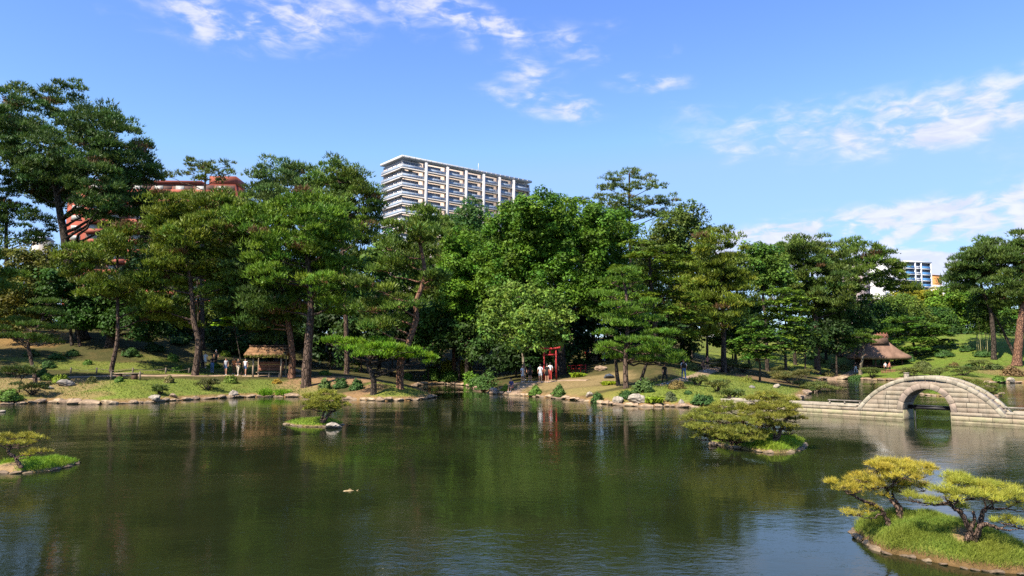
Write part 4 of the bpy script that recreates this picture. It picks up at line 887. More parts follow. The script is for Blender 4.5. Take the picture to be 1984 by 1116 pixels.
PG, PY, PD, PB = (.165, .225, .036), (.225, .265, .036), (.105, .165, .040), (.155, .215, .068)
BL, BD, OL, MP, BR = (.135, .232, .026), (.065, .130, .026), (.205, .19, .045), (.185, .265, .04), (.24, .38, .025)
BL2 = (.06, .13, .02)
TREES = [
 # --- left
 ('pine_tree', 'towering dark pine with twin trunks, tallest tree at the left', 'pine', 82, [(160, 690), (140, 560), (126, 470), (112, 380), (100, 290)],
  [(60, 222, 62, 36), (135, 205, 52, 32), (190, 240, 52, 34), (235, 270, 40, 34), (15, 215, 40, 35), (60, 285, 70, 32), (150, 285, 62, 36), (225, 318, 62, 28), (100, 335, 62, 20), (20, 330, 48, 24), (195, 385, 62, 22), (245, 372, 44, 24), (298, 334, 22, 9), (270, 302, 34, 22), (175, 345, 56, 22), (75, 372, 44, 12), (-40, 270, 60, 45), (262, 402, 40, 18), (222, 425, 42, 15), (292, 440, 28, 15), (170, 410, 34, 12)], PD, 26, BARKD),
 ('pine_tree', 'small dark pine at the left edge under the towering pine', 'pine', 84, [(12, 660), (14, 560), (14, 470), (14, 400)], [(12, 395, 34, 26), (70, 440, 34, 20), (8, 432, 34, 24), (60, 468, 26, 12), (-30, 420, 40, 35)], PD, 14, BARKD),
 ('broadleaf_tree', 'olive tinted leafy tree at the left edge', 'fine', 80, [(30, 670), (34, 600), (32, 540)], [(25, 512, 48, 28), (75, 512, 36, 22), (20, 560, 50, 34), (68, 555, 36, 30), (25, 610, 45, 28), (-30, 560, 45, 50)], OL, 9, BARKD),
 ('broadleaf_tree', 'dark glossy-leaved tree behind the layered pine on the left', 'leaf', 79, [(140, 665), (135, 610), (128, 560)], [(110, 545, 36, 26), (150, 565, 38, 26), (115, 590, 40, 26), (165, 600, 30, 22), (85, 580, 26, 22)], BD, 8, BARKD),
 ('pine_tree', 'loose yellow-green pine with one thin leaning trunk on the left lawn', 'pine', 70, [(217, 712), (228, 660), (228, 600), (226, 530), (225, 470)],
  [(222, 455, 36, 14), (152, 497, 46, 13), (205, 487, 48, 14), (150, 528, 40, 14), (232, 545, 46, 15), (295, 545, 48, 13), (185, 565, 46, 13), (255, 580, 44, 14), (305, 585, 34, 13), (285, 610, 30, 16)], PY, 12, BARK),
 ('broadleaf_tree', 'small twin-stemmed dark tree on the shaded left slope', 'fine', 79, [(155, 682), (152, 655), (150, 632)], [(148, 625, 36, 14), (178, 618, 32, 13), (128, 612, 28, 12), (160, 602, 30, 12)], BL2, 9, BARK),
 ('broadleaf_tree', 'dark tree with a very thick rough trunk behind the leaning pine', 'leaf', 80, [(213, 678), (215, 640), (222, 590), (230, 540)], [(235, 630, 40, 20), (215, 590, 40, 30), (265, 620, 36, 28), (300, 640, 30, 26), (240, 560, 44, 26)], BD, 21, BARK),
 ('pine_tree', 'full yellow-green pine with orange-grey trunk left of the walkers', 'pine', 70, [(378, 722), (384, 665), (375, 620), (371, 560), (362, 480), (365, 420)],
  [(340, 396, 52, 18), (400, 398, 52, 18), (455, 408, 46, 24), (310, 416, 36, 22), (345, 432, 56, 26), (425, 445, 54, 28), (325, 478, 44, 20), (400, 488, 46, 20), (445, 490, 38, 18), (300, 450, 30, 18), (365, 460, 40, 22), (480, 440, 34, 26), (330, 520, 40, 14), (300, 545, 34, 12), (410, 525, 44, 14), (450, 545, 36, 14), (345, 610, 34, 12), (310, 600, 26, 10), (420, 570, 34, 12)], PY, 16, BARK),
 ('pine_tree', 'wispy pine top standing above the full pine against the sky', 'wispy', 86, [(392, 690), (392, 520), (396, 400), (398, 330)], [(380, 318, 24, 10), (402, 322, 26, 12), (442, 318, 15, 8), (360, 334, 18, 6), (405, 345, 32, 12), (330, 342, 18, 6), (440, 336, 14, 6)], (0.176, 0.209, 0.046), 10, BARK),
 ('pine_tree', 'slim dark pine with a bare black trunk before the red building', 'pine', 76, [(392, 705), (386, 640), (383, 570), (380, 540)], [(395, 530, 30, 12), (420, 545, 26, 10), (320, 548, 40, 10), (330, 585, 30, 12), (430, 500, 40, 25)], PG, 9, BARKD),
 ('pine_tree', 'rounded bluish pine behind, left of the tall thin pine', 'pine', 92, [(535, 690), (535, 560), (538, 440), (540, 360)], [(540, 340, 48, 22), (500, 362, 34, 22), (590, 346, 40, 20), (560, 375, 56, 24), (510, 395, 40, 24), (605, 380, 34, 24)], PB, 14, BARKD),
 ('pine_tree', 'massive bright pine with the thickest trunk beside the shelter', 'pine', 67, [(594, 722), (598, 660), (602, 590), (596, 510), (590, 440)],
  [(560, 420, 52, 26), (615, 432, 50, 24), (518, 448, 40, 26), (645, 415, 34, 20), (545, 490, 46, 22), (600, 478, 46, 20), (515, 488, 36, 24), (645, 478, 36, 20), (620, 548, 44, 14), (575, 570, 46, 14), (650, 558, 26, 10), (480, 425, 40, 26), (590, 400, 50, 20), (670, 445, 26, 14), (490, 520, 34, 16), (540, 535, 44, 16), (660, 525, 36, 14), (600, 520, 40, 14), (560, 600, 40, 12), (640, 590, 34, 12)], (0.191, 0.286, 0.031), 25, BARK),
 ('pine_tree', 'reddish-trunked pine rising behind the shelter roof', 'pine', 71, [(566, 690), (560, 640), (552, 590), (540, 540), (530, 500)], [(520, 590, 48, 18), (475, 560, 40, 24), (440, 580, 36, 22), (560, 600, 40, 16), (500, 625, 46, 14), (540, 545, 44, 22), (470, 520, 40, 24), (450, 600, 30, 16)], PD, 17, BARKR),
 ('maple_tree', 'pale green maple spray hanging left of the shelter', 'spray', 72, [(468, 712), (462, 670), (456, 640)], [(455, 622, 28, 7), (440, 632, 20, 6), (470, 612, 26, 7), (490, 640, 20, 6), (450, 605, 24, 6)], BR, 4, BARKD),
 ('pine_tree', 'tall thin pine with open layered crown left of the grey apartment block', 'pine', 84, [(672, 690), (668, 560), (662, 460), (660, 380), (652, 330)],
  [(650, 325, 26, 14), (690, 343, 32, 13), (630, 352, 40, 16), (700, 368, 30, 11), (655, 385, 50, 14), (718, 398, 34, 12), (690, 422, 42, 14), (735, 372, 26, 9), (700, 452, 34, 14), (640, 405, 40, 14), (675, 355, 32, 15)], PG, 13, BARK),
 ('red_pine_tree', 'red-barked pine with a crooked bare trunk at the inlet', 'pine', 63, [(775, 738), (776, 705), (788, 672), (806, 622), (806, 588), (822, 540), (820, 505), (812, 470)],
  [(810, 420, 40, 14), (780, 440, 36, 14), (838, 432, 28, 13), (826, 455, 34, 14), (762, 480, 36, 13), (740, 520, 36, 13), (790, 510, 36, 12), (735, 560, 38, 12), (770, 590, 40, 12), (715, 600, 34, 11), (700, 545, 28, 12), (838, 540, 24, 10), (760, 625, 34, 10), (725, 630, 30, 10)], PG, 19, BARKR),
 ('red_pine_tree', 'pine with low reddish boughs behind the inlet right of the crooked trunk', 'pine', 96, [(880, 715), (878, 640), (872, 560), (868, 490)], [(858, 440, 30, 12), (880, 465, 34, 13), (862, 500, 36, 13), (890, 530, 36, 13), (850, 555, 34, 11), (905, 560, 36, 11), (880, 590, 40, 11), (920, 600, 34, 11), (845, 610, 36, 10), (890, 630, 40, 11), (935, 635, 30, 10)], PG, 11, BARKR),
 ('pine_tree', 'pine added for shade beyond the left edge, outer branches reaching in', 'pine', 60, [(-95, 720), (-100, 600), (-90, 480)], [(-60, 470, 60, 26), (-120, 450, 60, 30), (-90, 500, 70, 26), (-40, 540, 44, 18), (-140, 530, 60, 26), (-75, 560, 60, 22), (-110, 590, 60, 22)], PG, 16, BARK),  # this pine and the next are added out of view to shade the slope
 ('pine_tree', 'unseen pine added for shade outside the left edge', 'pine', 67, [(-230, 720), (-225, 600), (-220, 440)], [(-200, 400, 60, 30), (-260, 420, 60, 34), (-170, 450, 60, 30), (-230, 480, 80, 34), (-190, 520, 60, 26), (-270, 540, 60, 30)], PG, 18, BARK),
 # --- centre
 ('conifer_tree', 'small bluish conifer below the apartment block', 'fine', 104, [(914, 660), (914, 500), (914, 410)], [(914, 398, 16, 14), (912, 420, 34, 18), (915, 445, 48, 20), (890, 440, 30, 16), (940, 450, 30, 16), (910, 475, 46, 18)], (0.108, 0.200, 0.057), 9, BARKD),
 ('broadleaf_tree', 'huge bright green rounded tree, broadest crown in the middle', 'leaf', 82, [(1085, 690), (1082, 620), (1080, 540), (1075, 470)],
  [(1050, 400, 56, 22), (1000, 428, 50, 34), (1105, 425, 60, 32), (1165, 440, 50, 34), (1040, 470, 62, 40), (1120, 495, 60, 40), (965, 462, 42, 34), (980, 525, 46, 36), (1080, 555, 60, 40), (1175, 515, 46, 44), (1205, 445, 34, 28), (1150, 570, 50, 36), (1060, 440, 60, 34), (1020, 560, 46, 36), (1135, 455, 46, 30)], BL, 30, BARKD),
 ('broadleaf_tree', 'yellowish green tree tucked left of the huge rounded tree', 'leaf', 78, [(905, 690), (905, 620), (905, 550)], [(890, 470, 34, 22), (915, 495, 44, 28), (885, 520, 36, 26), (930, 540, 40, 30), (950, 580, 40, 34), (895, 570, 40, 26), (960, 520, 36, 30), (920, 620, 46, 26)], (0.166, 0.290, 0.031), 12, BARKD),
 ('pine_tree', 'tall wispy pine with upswept branches, highest in the middle', 'wispy', 94, [(1222, 680), (1222, 560), (1220, 440), (1220, 335)],
  [(1222, 336, 22, 10), (1192, 345, 26, 7), (1248, 345, 22, 8), (1175, 365, 24, 6), (1215, 362, 34, 10), (1262, 362, 30, 9), (1165, 385, 22, 6), (1205, 390, 40, 10), (1255, 388, 36, 10), (1295, 395, 20, 7), (1225, 412, 48, 12), (1282, 415, 30, 10), (1305, 385, 12, 8), (1180, 400, 28, 8), (1130, 393, 16, 8)], (0.166, 0.209, 0.055), 10, BARKD),
 ('broadleaf_tree', 'round-topped olive tree right of the wispy pine', 'fine', 90, [(1322, 680), (1320, 560), (1322, 470)], [(1335, 415, 34, 18), (1300, 436, 40, 20), (1355, 440, 30, 20), (1290, 470, 44, 22), (1340, 475, 44, 22), (1325, 520, 50, 30), (1310, 445, 36, 20)], (0.146, 0.190, 0.043), 14, BARKP),
 ('maple_tree', 'layered tree with tiered flat branches and orange tinged tips', 'spray', 76, [(1275, 700), (1268, 620), (1262, 560), (1258, 500)],
  [(1235, 475, 34, 9), (1290, 488, 38, 9), (1310, 505, 36, 9), (1250, 500, 46, 10), (1215, 525, 36, 10), (1290, 525, 52, 11), (1250, 545, 52, 11), (1320, 550, 34, 10), (1290, 575, 56, 12), (1240, 580, 46, 12), (1330, 590, 36, 12), (1290, 610, 60, 14), (1340, 625, 40, 14), (1300, 650, 50, 16)], (0.166, 0.226, 0.031), 14, BARKD),
 ('pine_tree', 'broad pine with a drooping yellow-green crown right of the middle', 'pine', 84, [(1402, 690), (1402, 620), (1396, 550), (1385, 490)],
  [(1385, 468, 44, 18), (1415, 492, 34, 18), (1370, 500, 44, 18), (1400, 525, 50, 18), (1430, 545, 30, 16), (1375, 550, 48, 18), (1412, 572, 46, 18), (1360, 590, 46, 18), (1400, 610, 46, 16), (1435, 590, 24, 16), (1375, 635, 40, 14)], PY, 15, BARKD),
 ('broadleaf_tree', 'half-bare tree with pale twigs and sparse light leaves by the red gate', 'sparse', 75, [(1015, 715), (1012, 670), (1010, 630), (1015, 590)],
  [(1000, 570, 52, 26), (1050, 590, 50, 30), (970, 605, 44, 30), (1030, 625, 56, 30), (1085, 620, 36, 28), (985, 645, 46, 26), (1060, 655, 46, 22), (1020, 670, 40, 18), (950, 635, 30, 26)], (0.225, 0.318, 0.064), 8, BARKP),
 ('layered_pine', 'tall clipped pine in many flat tiers standing by the water', 'niwaki', 59, [(1213, 752), (1212, 700), (1215, 640), (1213, 570), (1206, 535)],
  [(1205, 530, 30, 6), (1186, 548, 32, 6), (1230, 546, 24, 5), (1225, 564, 38, 6), (1180, 574, 30, 5), (1254, 588, 30, 6), (1195, 594, 36, 6), (1230, 606, 42, 6), (1178, 618, 34, 6), (1262, 622, 40, 6), (1218, 634, 50, 6), (1172, 648, 28, 5), (1275, 648, 38, 6), (1225, 662, 46, 6), (1180, 672, 34, 6), (1290, 668, 34, 6), (1250, 684, 42, 6), (1198, 694, 40, 6), (1300, 688, 30, 6), (1275, 702, 40, 6), (1310, 700, 22, 5)], (0.166, 0.271, 0.031), 13, BARK),
 # --- right
 ('maple_tree', 'rounded dark green maple with a thin trunk on the bright mound', 'spray', 73, [(1472, 730), (1472, 708), (1469, 690), (1468, 670)], [(1470, 632, 22, 7), (1452, 645, 26, 7), (1490, 645, 26, 7), (1470, 655, 38, 8), (1440, 665, 26, 7), (1505, 665, 26, 7), (1470, 675, 46, 8), (1445, 686, 30, 7), (1500, 686, 30, 7), (1470, 695, 40, 7)], (0.121, 0.209, 0.034), 6, BARKD),
 ('pine_tree', 'dense broad-topped pine left of the thatched pavilion', 'pine', 116, [(1583, 690), (1582, 640), (1578, 570), (1572, 510)],
  [(1560, 476, 38, 14), (1600, 478, 34, 15), (1530, 495, 30, 13), (1570, 505, 50, 18), (1618, 512, 34, 18), (1530, 528, 44, 18), (1590, 538, 52, 20), (1632, 545, 28, 18), (1550, 560, 44, 18), (1605, 572, 46, 18), (1570, 595, 40, 16), (1625, 600, 34, 16), (1600, 625, 36, 14)], (0.152, 0.203, 0.043), 15, BARK),
 ('maple_tree', 'light green tiered maple in front of the dense pine', 'spray', 90, [(1522, 700), (1522, 660), (1522, 600)], [(1515, 568, 40, 7), (1545, 582, 36, 7), (1500, 590, 36, 7), (1530, 604, 46, 8), (1495, 618, 40, 8), (1545, 624, 40, 8), (1515, 638, 50, 8), (1480, 640, 30, 8), (1540, 652, 42, 8), (1500, 660, 46, 8), (1535, 675, 40, 8)], MP, 8, BARKD),
 ('broadleaf_tree', 'light green tree with a dark bent trunk before the cloud bank', 'leaf', 108, [(1486, 690), (1484, 620), (1478, 575), (1486, 530)], [(1470, 490, 24, 14), (1495, 500, 32, 18), (1460, 512, 26, 14), (1490, 530, 40, 16), (1455, 540, 26, 12), (1510, 545, 30, 14), (1450, 480, 14, 8)], (0.156, 0.254, 0.043), 10, BARKD),
 ('pine_tree', 'open pine with a long leaning trunk before the white building', 'pine', 129, [(1628, 696), (1640, 645), (1652, 590), (1660, 545), (1655, 500)],
  [(1648, 478, 26, 12), (1680, 488, 32, 11), (1715, 500, 28, 11), (1738, 515, 16, 9), (1640, 505, 30, 10), (1690, 512, 36, 9), (1662, 530, 40, 9), (1725, 535, 34, 8), (1640, 555, 36, 10), (1700, 550, 34, 8), (1745, 560, 34, 7), (1655, 580, 30, 11), (1620, 580, 26, 14)], PG, 11, BARK),
 ('layered_pine', 'small clipped pine shading the pavilion corner', 'niwaki', 115, [(1667, 714), (1670, 695), (1674, 676)], [(1672, 644, 20, 4), (1660, 652, 22, 4), (1682, 656, 18, 4), (1668, 665, 24, 4), (1648, 662, 16, 3), (1642, 674, 16, 3)], (0.156, 0.236, 0.034), 9, BARKP),
 ('broadleaf_tree', 'tiered dark tree directly right of the pavilion roof', 'spray', 122, [(1775, 716), (1772, 680), (1768, 640)], [(1750, 622, 34, 9), (1778, 634, 34, 9), (1745, 645, 40, 9), (1790, 650, 30, 9), (1765, 662, 44, 9), (1800, 668, 24, 8), (1775, 680, 40, 9), (1790, 694, 26, 8), (1815, 652, 32, 9), (1832, 666, 26, 8), (1800, 636, 34, 9), (1825, 640, 24, 8)], (0.117, 0.200, 0.031), 9, BARKD),
 ('broadleaf_tree', 'dark leafy tree filling the gap above the pavilion ridge', 'leaf', 132, [(1690, 700), (1690, 660), (1690, 620)], [(1685, 605, 30, 18), (1710, 615, 30, 18), (1670, 630, 30, 20), (1715, 640, 30, 18), (1690, 650, 30, 16)], BD, 9, BARKD),
 ('broadleaf_tree', 'fine-leaved green tree above and right of the pavilion', 'fine', 140, [(1740, 690), (1740, 650), (1740, 610)], [(1730, 605, 40, 16), (1765, 615, 40, 16), (1710, 590, 34, 14), (1745, 590, 36, 13), (1755, 635, 40, 14), (1795, 630, 24, 14)], (0.166, 0.226, 0.040), 10, BARKD),
 ('broadleaf_tree', 'yellow-tinged tree under the blue-balconied building', 'leaf', 155, [(1775, 670), (1775, 620), (1775, 580)], [(1765, 575, 34, 12), (1795, 572, 30, 12), (1750, 590, 30, 12), (1790, 592, 36, 13), (1820, 585, 26, 12)], (0.390, 0.326, 0.031), 10, BARKD),
 ('broadleaf_tree', 'bright green tree below the orange building', 'leaf', 150, [(1835, 670), (1835, 630), (1835, 590)], [(1825, 575, 30, 12), (1850, 582, 34, 14), (1815, 600, 34, 16), (1850, 608, 34, 18), (1825, 625, 34, 16), (1860, 635, 30, 16)], (0.195, 0.290, 0.031), 10, BARKD),
 ('broadleaf_tree', 'dark green tree at the top of the right lawn', 'leaf', 143, [(1805, 665), (1805, 640), (1805, 615)], [(1795, 615, 28, 16), (1825, 618, 26, 14), (1805, 635, 32, 14), (1840, 645, 26, 12)], BD, 9, BARKD),
 ('broadleaf_tree', 'leafy tree behind the bamboo at the right', 'leaf', 150, [(1895, 680), (1895, 640), (1895, 600)], [(1880, 575, 34, 14), (1910, 590, 36, 18), (1880, 605, 34, 18), (1925, 615, 34, 20), (1955, 605, 34, 20), (1975, 630, 34, 22), (1940, 640, 40, 18), (2010, 600, 40, 40)], (0.146, 0.226, 0.034), 10, BARKD),
 ('pine_tree', 'tall dark pine with slender curved trunk at the right', 'pine', 112, [(1926, 700), (1924, 650), (1918, 600), (1904, 560), (1900, 520)],
  [(1905, 478, 34, 13), (1875, 512, 40, 12), (1935, 490, 32, 16), (1915, 510, 40, 15), (1865, 530, 30, 12), (1890, 535, 44, 14), (1935, 525, 36, 16), (1870, 553, 32, 10), (1910, 560, 40, 12), (1900, 495, 34, 13)], (0.121, 0.177, 0.043), 12, BARKD),
 ('pine_tree', 'pine with thick orange trunk cut by the right edge', 'pine', 108, [(1970, 710), (1974, 660), (1978, 620), (1986, 570), (1984, 510)],
  [(1968, 465, 26, 13), (1990, 478, 26, 20), (1960, 495, 30, 14), (1995, 520, 30, 20), (1965, 540, 28, 14), (1955, 575, 28, 12), (1985, 570, 34, 14), (2030, 500, 40, 40)], (0.137, 0.190, 0.043), 20, BARKR),
 ('tree', 'bare dark trunk leaning to the right edge below the tall pine', 'wispy', 113, [(1968, 695), (1955, 665), (1938, 630), (1920, 605)], [(1925, 600, 20, 8), (1950, 625, 18, 7), (1910, 590, 18, 7)], PD, 8, BARKD),
]
for i, (nm, lab, sty, D, tr, lb, col, w, bk) in enumerate(TREES):
    tree(nm, lab, 'tree', sty, D, tr, lb, col, w, bk, seed=i, group='trees around the pond', scale=1.0 if D < 86 else (1.12 if D < 110 else 1.3))
tree('tree', 'bent dark trunk with a green crown left of the round brown dome bush', 'tree', 'niwaki', 64, [(1240, 735), (1252, 705), (1262, 690)], [(1270, 685, 30, 6), (1290, 690, 24, 5), (1245, 680, 26, 5)], (.12,.19,.028), 9, BARKD, seed=71)
tree('tree', 'dark forked trunk just left of the tall clipped pine', 'tree', 'niwaki', 62, [(1198, 738), (1194, 710), (1192, 690)], [(1180, 684, 26, 5), (1205, 680, 24, 5)], (.10,.17,.028), 11, BARKD, seed=72)

# understory that closes the wood behind the bank
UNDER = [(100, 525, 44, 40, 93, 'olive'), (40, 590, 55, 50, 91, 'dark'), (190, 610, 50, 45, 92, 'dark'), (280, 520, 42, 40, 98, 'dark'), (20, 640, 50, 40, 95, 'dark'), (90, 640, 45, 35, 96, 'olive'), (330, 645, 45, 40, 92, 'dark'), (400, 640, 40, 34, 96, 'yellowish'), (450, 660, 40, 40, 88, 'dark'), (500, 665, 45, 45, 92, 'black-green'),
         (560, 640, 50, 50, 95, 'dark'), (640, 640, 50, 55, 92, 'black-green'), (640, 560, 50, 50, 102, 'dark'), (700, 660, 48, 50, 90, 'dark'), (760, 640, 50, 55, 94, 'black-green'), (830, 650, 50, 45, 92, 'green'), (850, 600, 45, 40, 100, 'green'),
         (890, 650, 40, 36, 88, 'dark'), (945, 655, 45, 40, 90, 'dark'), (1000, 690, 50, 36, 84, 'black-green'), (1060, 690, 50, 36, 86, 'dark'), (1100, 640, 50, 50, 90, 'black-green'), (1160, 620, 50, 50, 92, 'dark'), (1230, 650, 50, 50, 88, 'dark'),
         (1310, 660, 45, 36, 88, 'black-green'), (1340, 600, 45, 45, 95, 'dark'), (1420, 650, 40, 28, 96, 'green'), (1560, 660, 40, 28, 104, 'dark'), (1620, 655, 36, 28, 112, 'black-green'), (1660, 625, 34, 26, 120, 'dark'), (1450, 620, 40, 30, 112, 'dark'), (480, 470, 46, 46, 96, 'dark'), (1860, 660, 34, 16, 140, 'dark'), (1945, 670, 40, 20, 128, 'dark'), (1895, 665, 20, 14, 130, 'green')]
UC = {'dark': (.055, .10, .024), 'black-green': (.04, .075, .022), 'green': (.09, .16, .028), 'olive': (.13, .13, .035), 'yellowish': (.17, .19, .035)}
UN = ['beneath the towering pine crown', 'below the olive tinted tree', 'behind the thick rough trunk', 'between the leaning lawn pine and the full pine', 'at the left edge of the wood', 'behind the clipped left pine', 'behind the full yellow-green pine', 'below the red building', 'behind the walkers', 'behind the bench shelter', 'behind the thickest trunk', 'deep behind the bright leaning pine', 'between the massive pine and the thin pine',
      'above the bright leaning pine', 'behind the crooked red pine', 'right of the crooked red trunk', 'below the apartment block', 'at the head of the inlet', 'left of the half-bare tree', 'behind the people at the gate', 'right behind the red gate', 'under the huge rounded tree', 'left of the tiered clipped pine',
      'behind the tiered clipped pine', 'at the foot of the tiered maple', 'below the round olive tree', 'behind the low mound', 'behind the light green maple', 'between the two pines left of the pavilion', 'above the pavilion to its left', 'below the bent trunk tree', 'in the gap of the left pines', 'at the foot of the bamboo', 'between the right-hand pines', 'at the left foot of the tall dark pine']
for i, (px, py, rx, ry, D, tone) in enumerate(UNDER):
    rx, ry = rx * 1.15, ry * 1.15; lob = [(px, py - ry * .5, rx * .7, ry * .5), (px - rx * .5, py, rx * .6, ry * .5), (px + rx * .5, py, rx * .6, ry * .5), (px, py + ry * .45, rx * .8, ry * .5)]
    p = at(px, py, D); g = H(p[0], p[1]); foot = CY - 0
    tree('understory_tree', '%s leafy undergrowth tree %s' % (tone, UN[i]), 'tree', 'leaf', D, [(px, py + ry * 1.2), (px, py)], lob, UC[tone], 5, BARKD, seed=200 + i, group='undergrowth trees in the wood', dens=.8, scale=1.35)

# taller trees of the back row that close the skyline
SKY = [(230, 470), (300, 440), (350, 400), (480, 385), (600, 380), (720, 440), (760, 450), (850, 455), (950, 440), (1000, 420), (1200, 440), (1300, 445), (1400, 490), (1450, 540), (1500, 545), (1600, 530), (1660, 590), (1750, 600)]
BACKROW = [(345, 112), (430, 100), (470, 108), (515, 104), (575, 108), (620, 112), (690, 106), (735, 100), (790, 108), (845, 104), (885, 112), (940, 106), (985, 100), (1040, 106), (1100, 110), (1150, 104), (1210, 108), (1265, 102), (1320, 108), (1370, 104), (1425, 116), (1465, 124), (1540, 124), (1600, 128), (1640, 134), (1715, 140)]
BN_ = ['behind the full pine', 'above the walkers', 'above and left of the shelter', 'above the shelter', 'behind the massive pine', 'right behind the massive pine', 'below the tall thin pine', 'between the thin pine and the red pine', 'behind the red pine crown', 'under the left end of the apartment block', 'under the middle of the apartment block', 'left behind the huge rounded tree', 'behind the half-bare tree', 'deep behind the huge rounded tree', 'behind the middle of the huge rounded tree', 'right behind the huge rounded tree', 'below the wispy pine', 'behind the tiered maple', 'below the round olive tree crown', 'behind the drooping pine', 'in the gap right of the drooping pine', 'below the cloud bank gap', 'behind the light green tiered maple', 'behind the dense broad pine', 'behind the leaning pine trunk', 'behind the pavilion tree']
for i, (px, D) in enumerate(BACKROW):
    rng = np.random.default_rng(i + 40); top = np.interp(px, *zip(*SKY)) + rng.uniform(0, 25); lob = []
    y = top + 20
    while y < 640: lob += [(px + rng.uniform(-22, 22), y, 40, 24), (px + rng.uniform(-30, 30), y + 14, 36, 22)]; y += 44
    pine = i % 3 != 1
    tree('background_tree', 'mid-green %s of the back row, %s' % ('pine' if pine else 'leafy tree', BN_[i]), 'tree', 'pine' if pine else 'leaf', D, [(px, 680), (px, top + 60)], lob, ((.14, .20, .04), (.115, .19, .034), (.165, .21, .042))[i % 3], 9, BARKD, seed=300 + i, group='back row trees of the wood', scale=1.7, limbs=False, dens=.45)

# bright leaning pine on the point, clipped pine at the left
tree('leaning_pine', 'vivid green spreading pine leaning over the grassy point', 'tree', 'niwaki', 60.5, [(724, 738), (720, 722), (714, 706), (722, 694), (735, 688)],
     [(655, 662, 30, 6), (680, 668, 34, 7), (740, 662, 24, 6), (695, 681, 34, 7), (745, 676, 40, 8), (780, 682, 36, 8), (720, 690, 34, 6), (812, 692, 30, 8), (832, 701, 16, 8), (770, 694, 30, 6), (640, 666, 14, 5)], BR, 15, BARKD, seed=90, scale=1.1)
tree('layered_pine', 'slanting clipped pine with flat tiers at the left shore', 'tree', 'niwaki', 61, [(68, 732), (60, 690), (56, 668), (64, 648), (78, 622), (84, 598)],
     [(88, 588, 28, 5), (78, 606, 32, 6), (105, 610, 20, 5), (38, 624, 28, 6), (60, 632, 22, 5), (108, 640, 26, 6), (62, 656, 40, 6), (22, 654, 24, 6), (92, 664, 26, 5), (10, 640, 16, 5)], (.115, .175, .03), 10, BARK, seed=91)
tree('small_pine', 'small umbrella-shaped pine on the sandy left bank', 'tree', 'niwaki', 57, [(38, 748), (38, 735), (36, 726)], [(22, 722, 22, 4), (52, 724, 20, 4), (36, 716, 26, 4)], (.12, .15, .04), 3, BARKD, seed=92, scale=.8)

# ------------------------------------------------------------------ shrubs
def shrub(px, py, rx, ry, col, label, style='round', cat='bush', name='bush', seed=0, group='garden bushes'):
    """px, py: middle of the foot in the photograph; rx, ry: half width and height in photo pixels"""
    col = tuple(np.array(col) * 1.4)
    rng = np.random.default_rng(seed + 500); p = hit(px, py)
    if label in INLET: q_ = at(px, py, INLET[label]); p = np.array([q_[0], q_[1], H(q_[0], q_[1])])
    s = pxm(1, p); w, h = rx * s, ry * 2 * s
    mb = MB(); cl = MB()
    n = 46 if style != 'sprawl' else 60
    if style in ('round', 'loose', 'dome'):
        d = nrm(rng.standard_normal((n, 3))); d[:, 2] = np.abs(d[:, 2]) * 1.0 - .12
        j = {'round': .24, 'dome': .06, 'loose': .36}[style]
        cen = p + d * np.array([w, w * .9, h * .92]) * rng.uniform(1 - j * 1.6, 1 - j * .3, (n, 1)); R = .27 * math.sqrt(w * h); m = 38
        cc = np.array(col) * rng.uniform(.8, 1.2, (n, 1)); dd = nrm(rng.standard_normal((n * m, 3)))
        P = np.repeat(cen, m, 0) + dd * R * rng.uniform(.3, 1, (n * m, 1)); P[:, 2] = np.maximum(P[:, 2], p[2] + .02)
        N = nrm(np.repeat(d, m, 0) + dd * .6 + UPV * .3); S = {'round': .12, 'dome': .08, 'loose': .14}[style] * (1 if p[1] < 80 else 1.4)
        leaves(mb, rng, P, N, np.repeat(cc, m, 0), S, .7, .6, tri=True); mt = LEAF
        d = nrm(rng.standard_normal((260, 3))); d[:, 2] = np.abs(d[:, 2]); leaves(mb, rng, p + d * np.array([w, w, h]) * .62, d, np.tile(np.array(col) * .8, (260, 1)), S * 1.8)
    elif style == 'pine':                                           # low spreading pine
        lob = [(p + np.array([rng.uniform(-.65, .65) * w, rng.uniform(-.6, .6) * w, h * rng.uniform(.35, .85)]), (w * .42, w * .42, h * .16)) for _ in range(9)]
        crown(mb, rng, lob, 'pad', col, 1.0, .28, 16, (.18, .045, 4, .8)); mt = NEEDLE
        for c, r in lob: limb(cl, rng, p + np.array([0, 0, -.05]), c, .06, .02, 6, 5)
    else:                                                           # blades: iris or hosta clump
        k = 150; q = rng.uniform(-1, 1, (k, 2)); P = p + np.stack([q[:, 0] * w * .8, q[:, 1] * .35, np.zeros(k)], 1)
        d = nrm(np.stack([rng.normal(0, .45, k), rng.normal(0, .45, k), np.ones(k)], 1)); side = nrm(np.cross(d, rng.standard_normal((k, 3)))) * (.022 if style == 'blades' else .09)
        L = h * rng.uniform(.6, 1.1, (k, 1)); mid = P + d * L * .7; tip = P + d * L + np.stack([d[:, 0], d[:, 1], -.35 * np.ones(k)], 1) * L * .5
        v = np.stack([P - side, P + side, mid + side, tip, mid - side], 1).reshape(-1, 3); i = np.arange(k)[:, None] * 5
        mb.add(v, np.concatenate([i + [[0, 1, 2]], i + [[0, 2, 4]], i + [[4, 2, 3]]]), np.repeat(np.array(col) * rng.uniform(.75, 1.25, (k, 1)), 5, 0)); mt = GRASS
    t = thing(name, p, label, cat, group)
    mb.build('foliage', mt, t, p)
    if style != 'blades' and style != 'hosta':
        for _ in range(4): limb(cl, rng, p + np.array([0, 0, -.1]), p + np.array([rng.uniform(-.4, .4) * w, rng.uniform(-.4, .4) * w, h * .6]), .035, .012, 5, 5)
        cl.build('stem', BARKD, t, p, True)
    return t
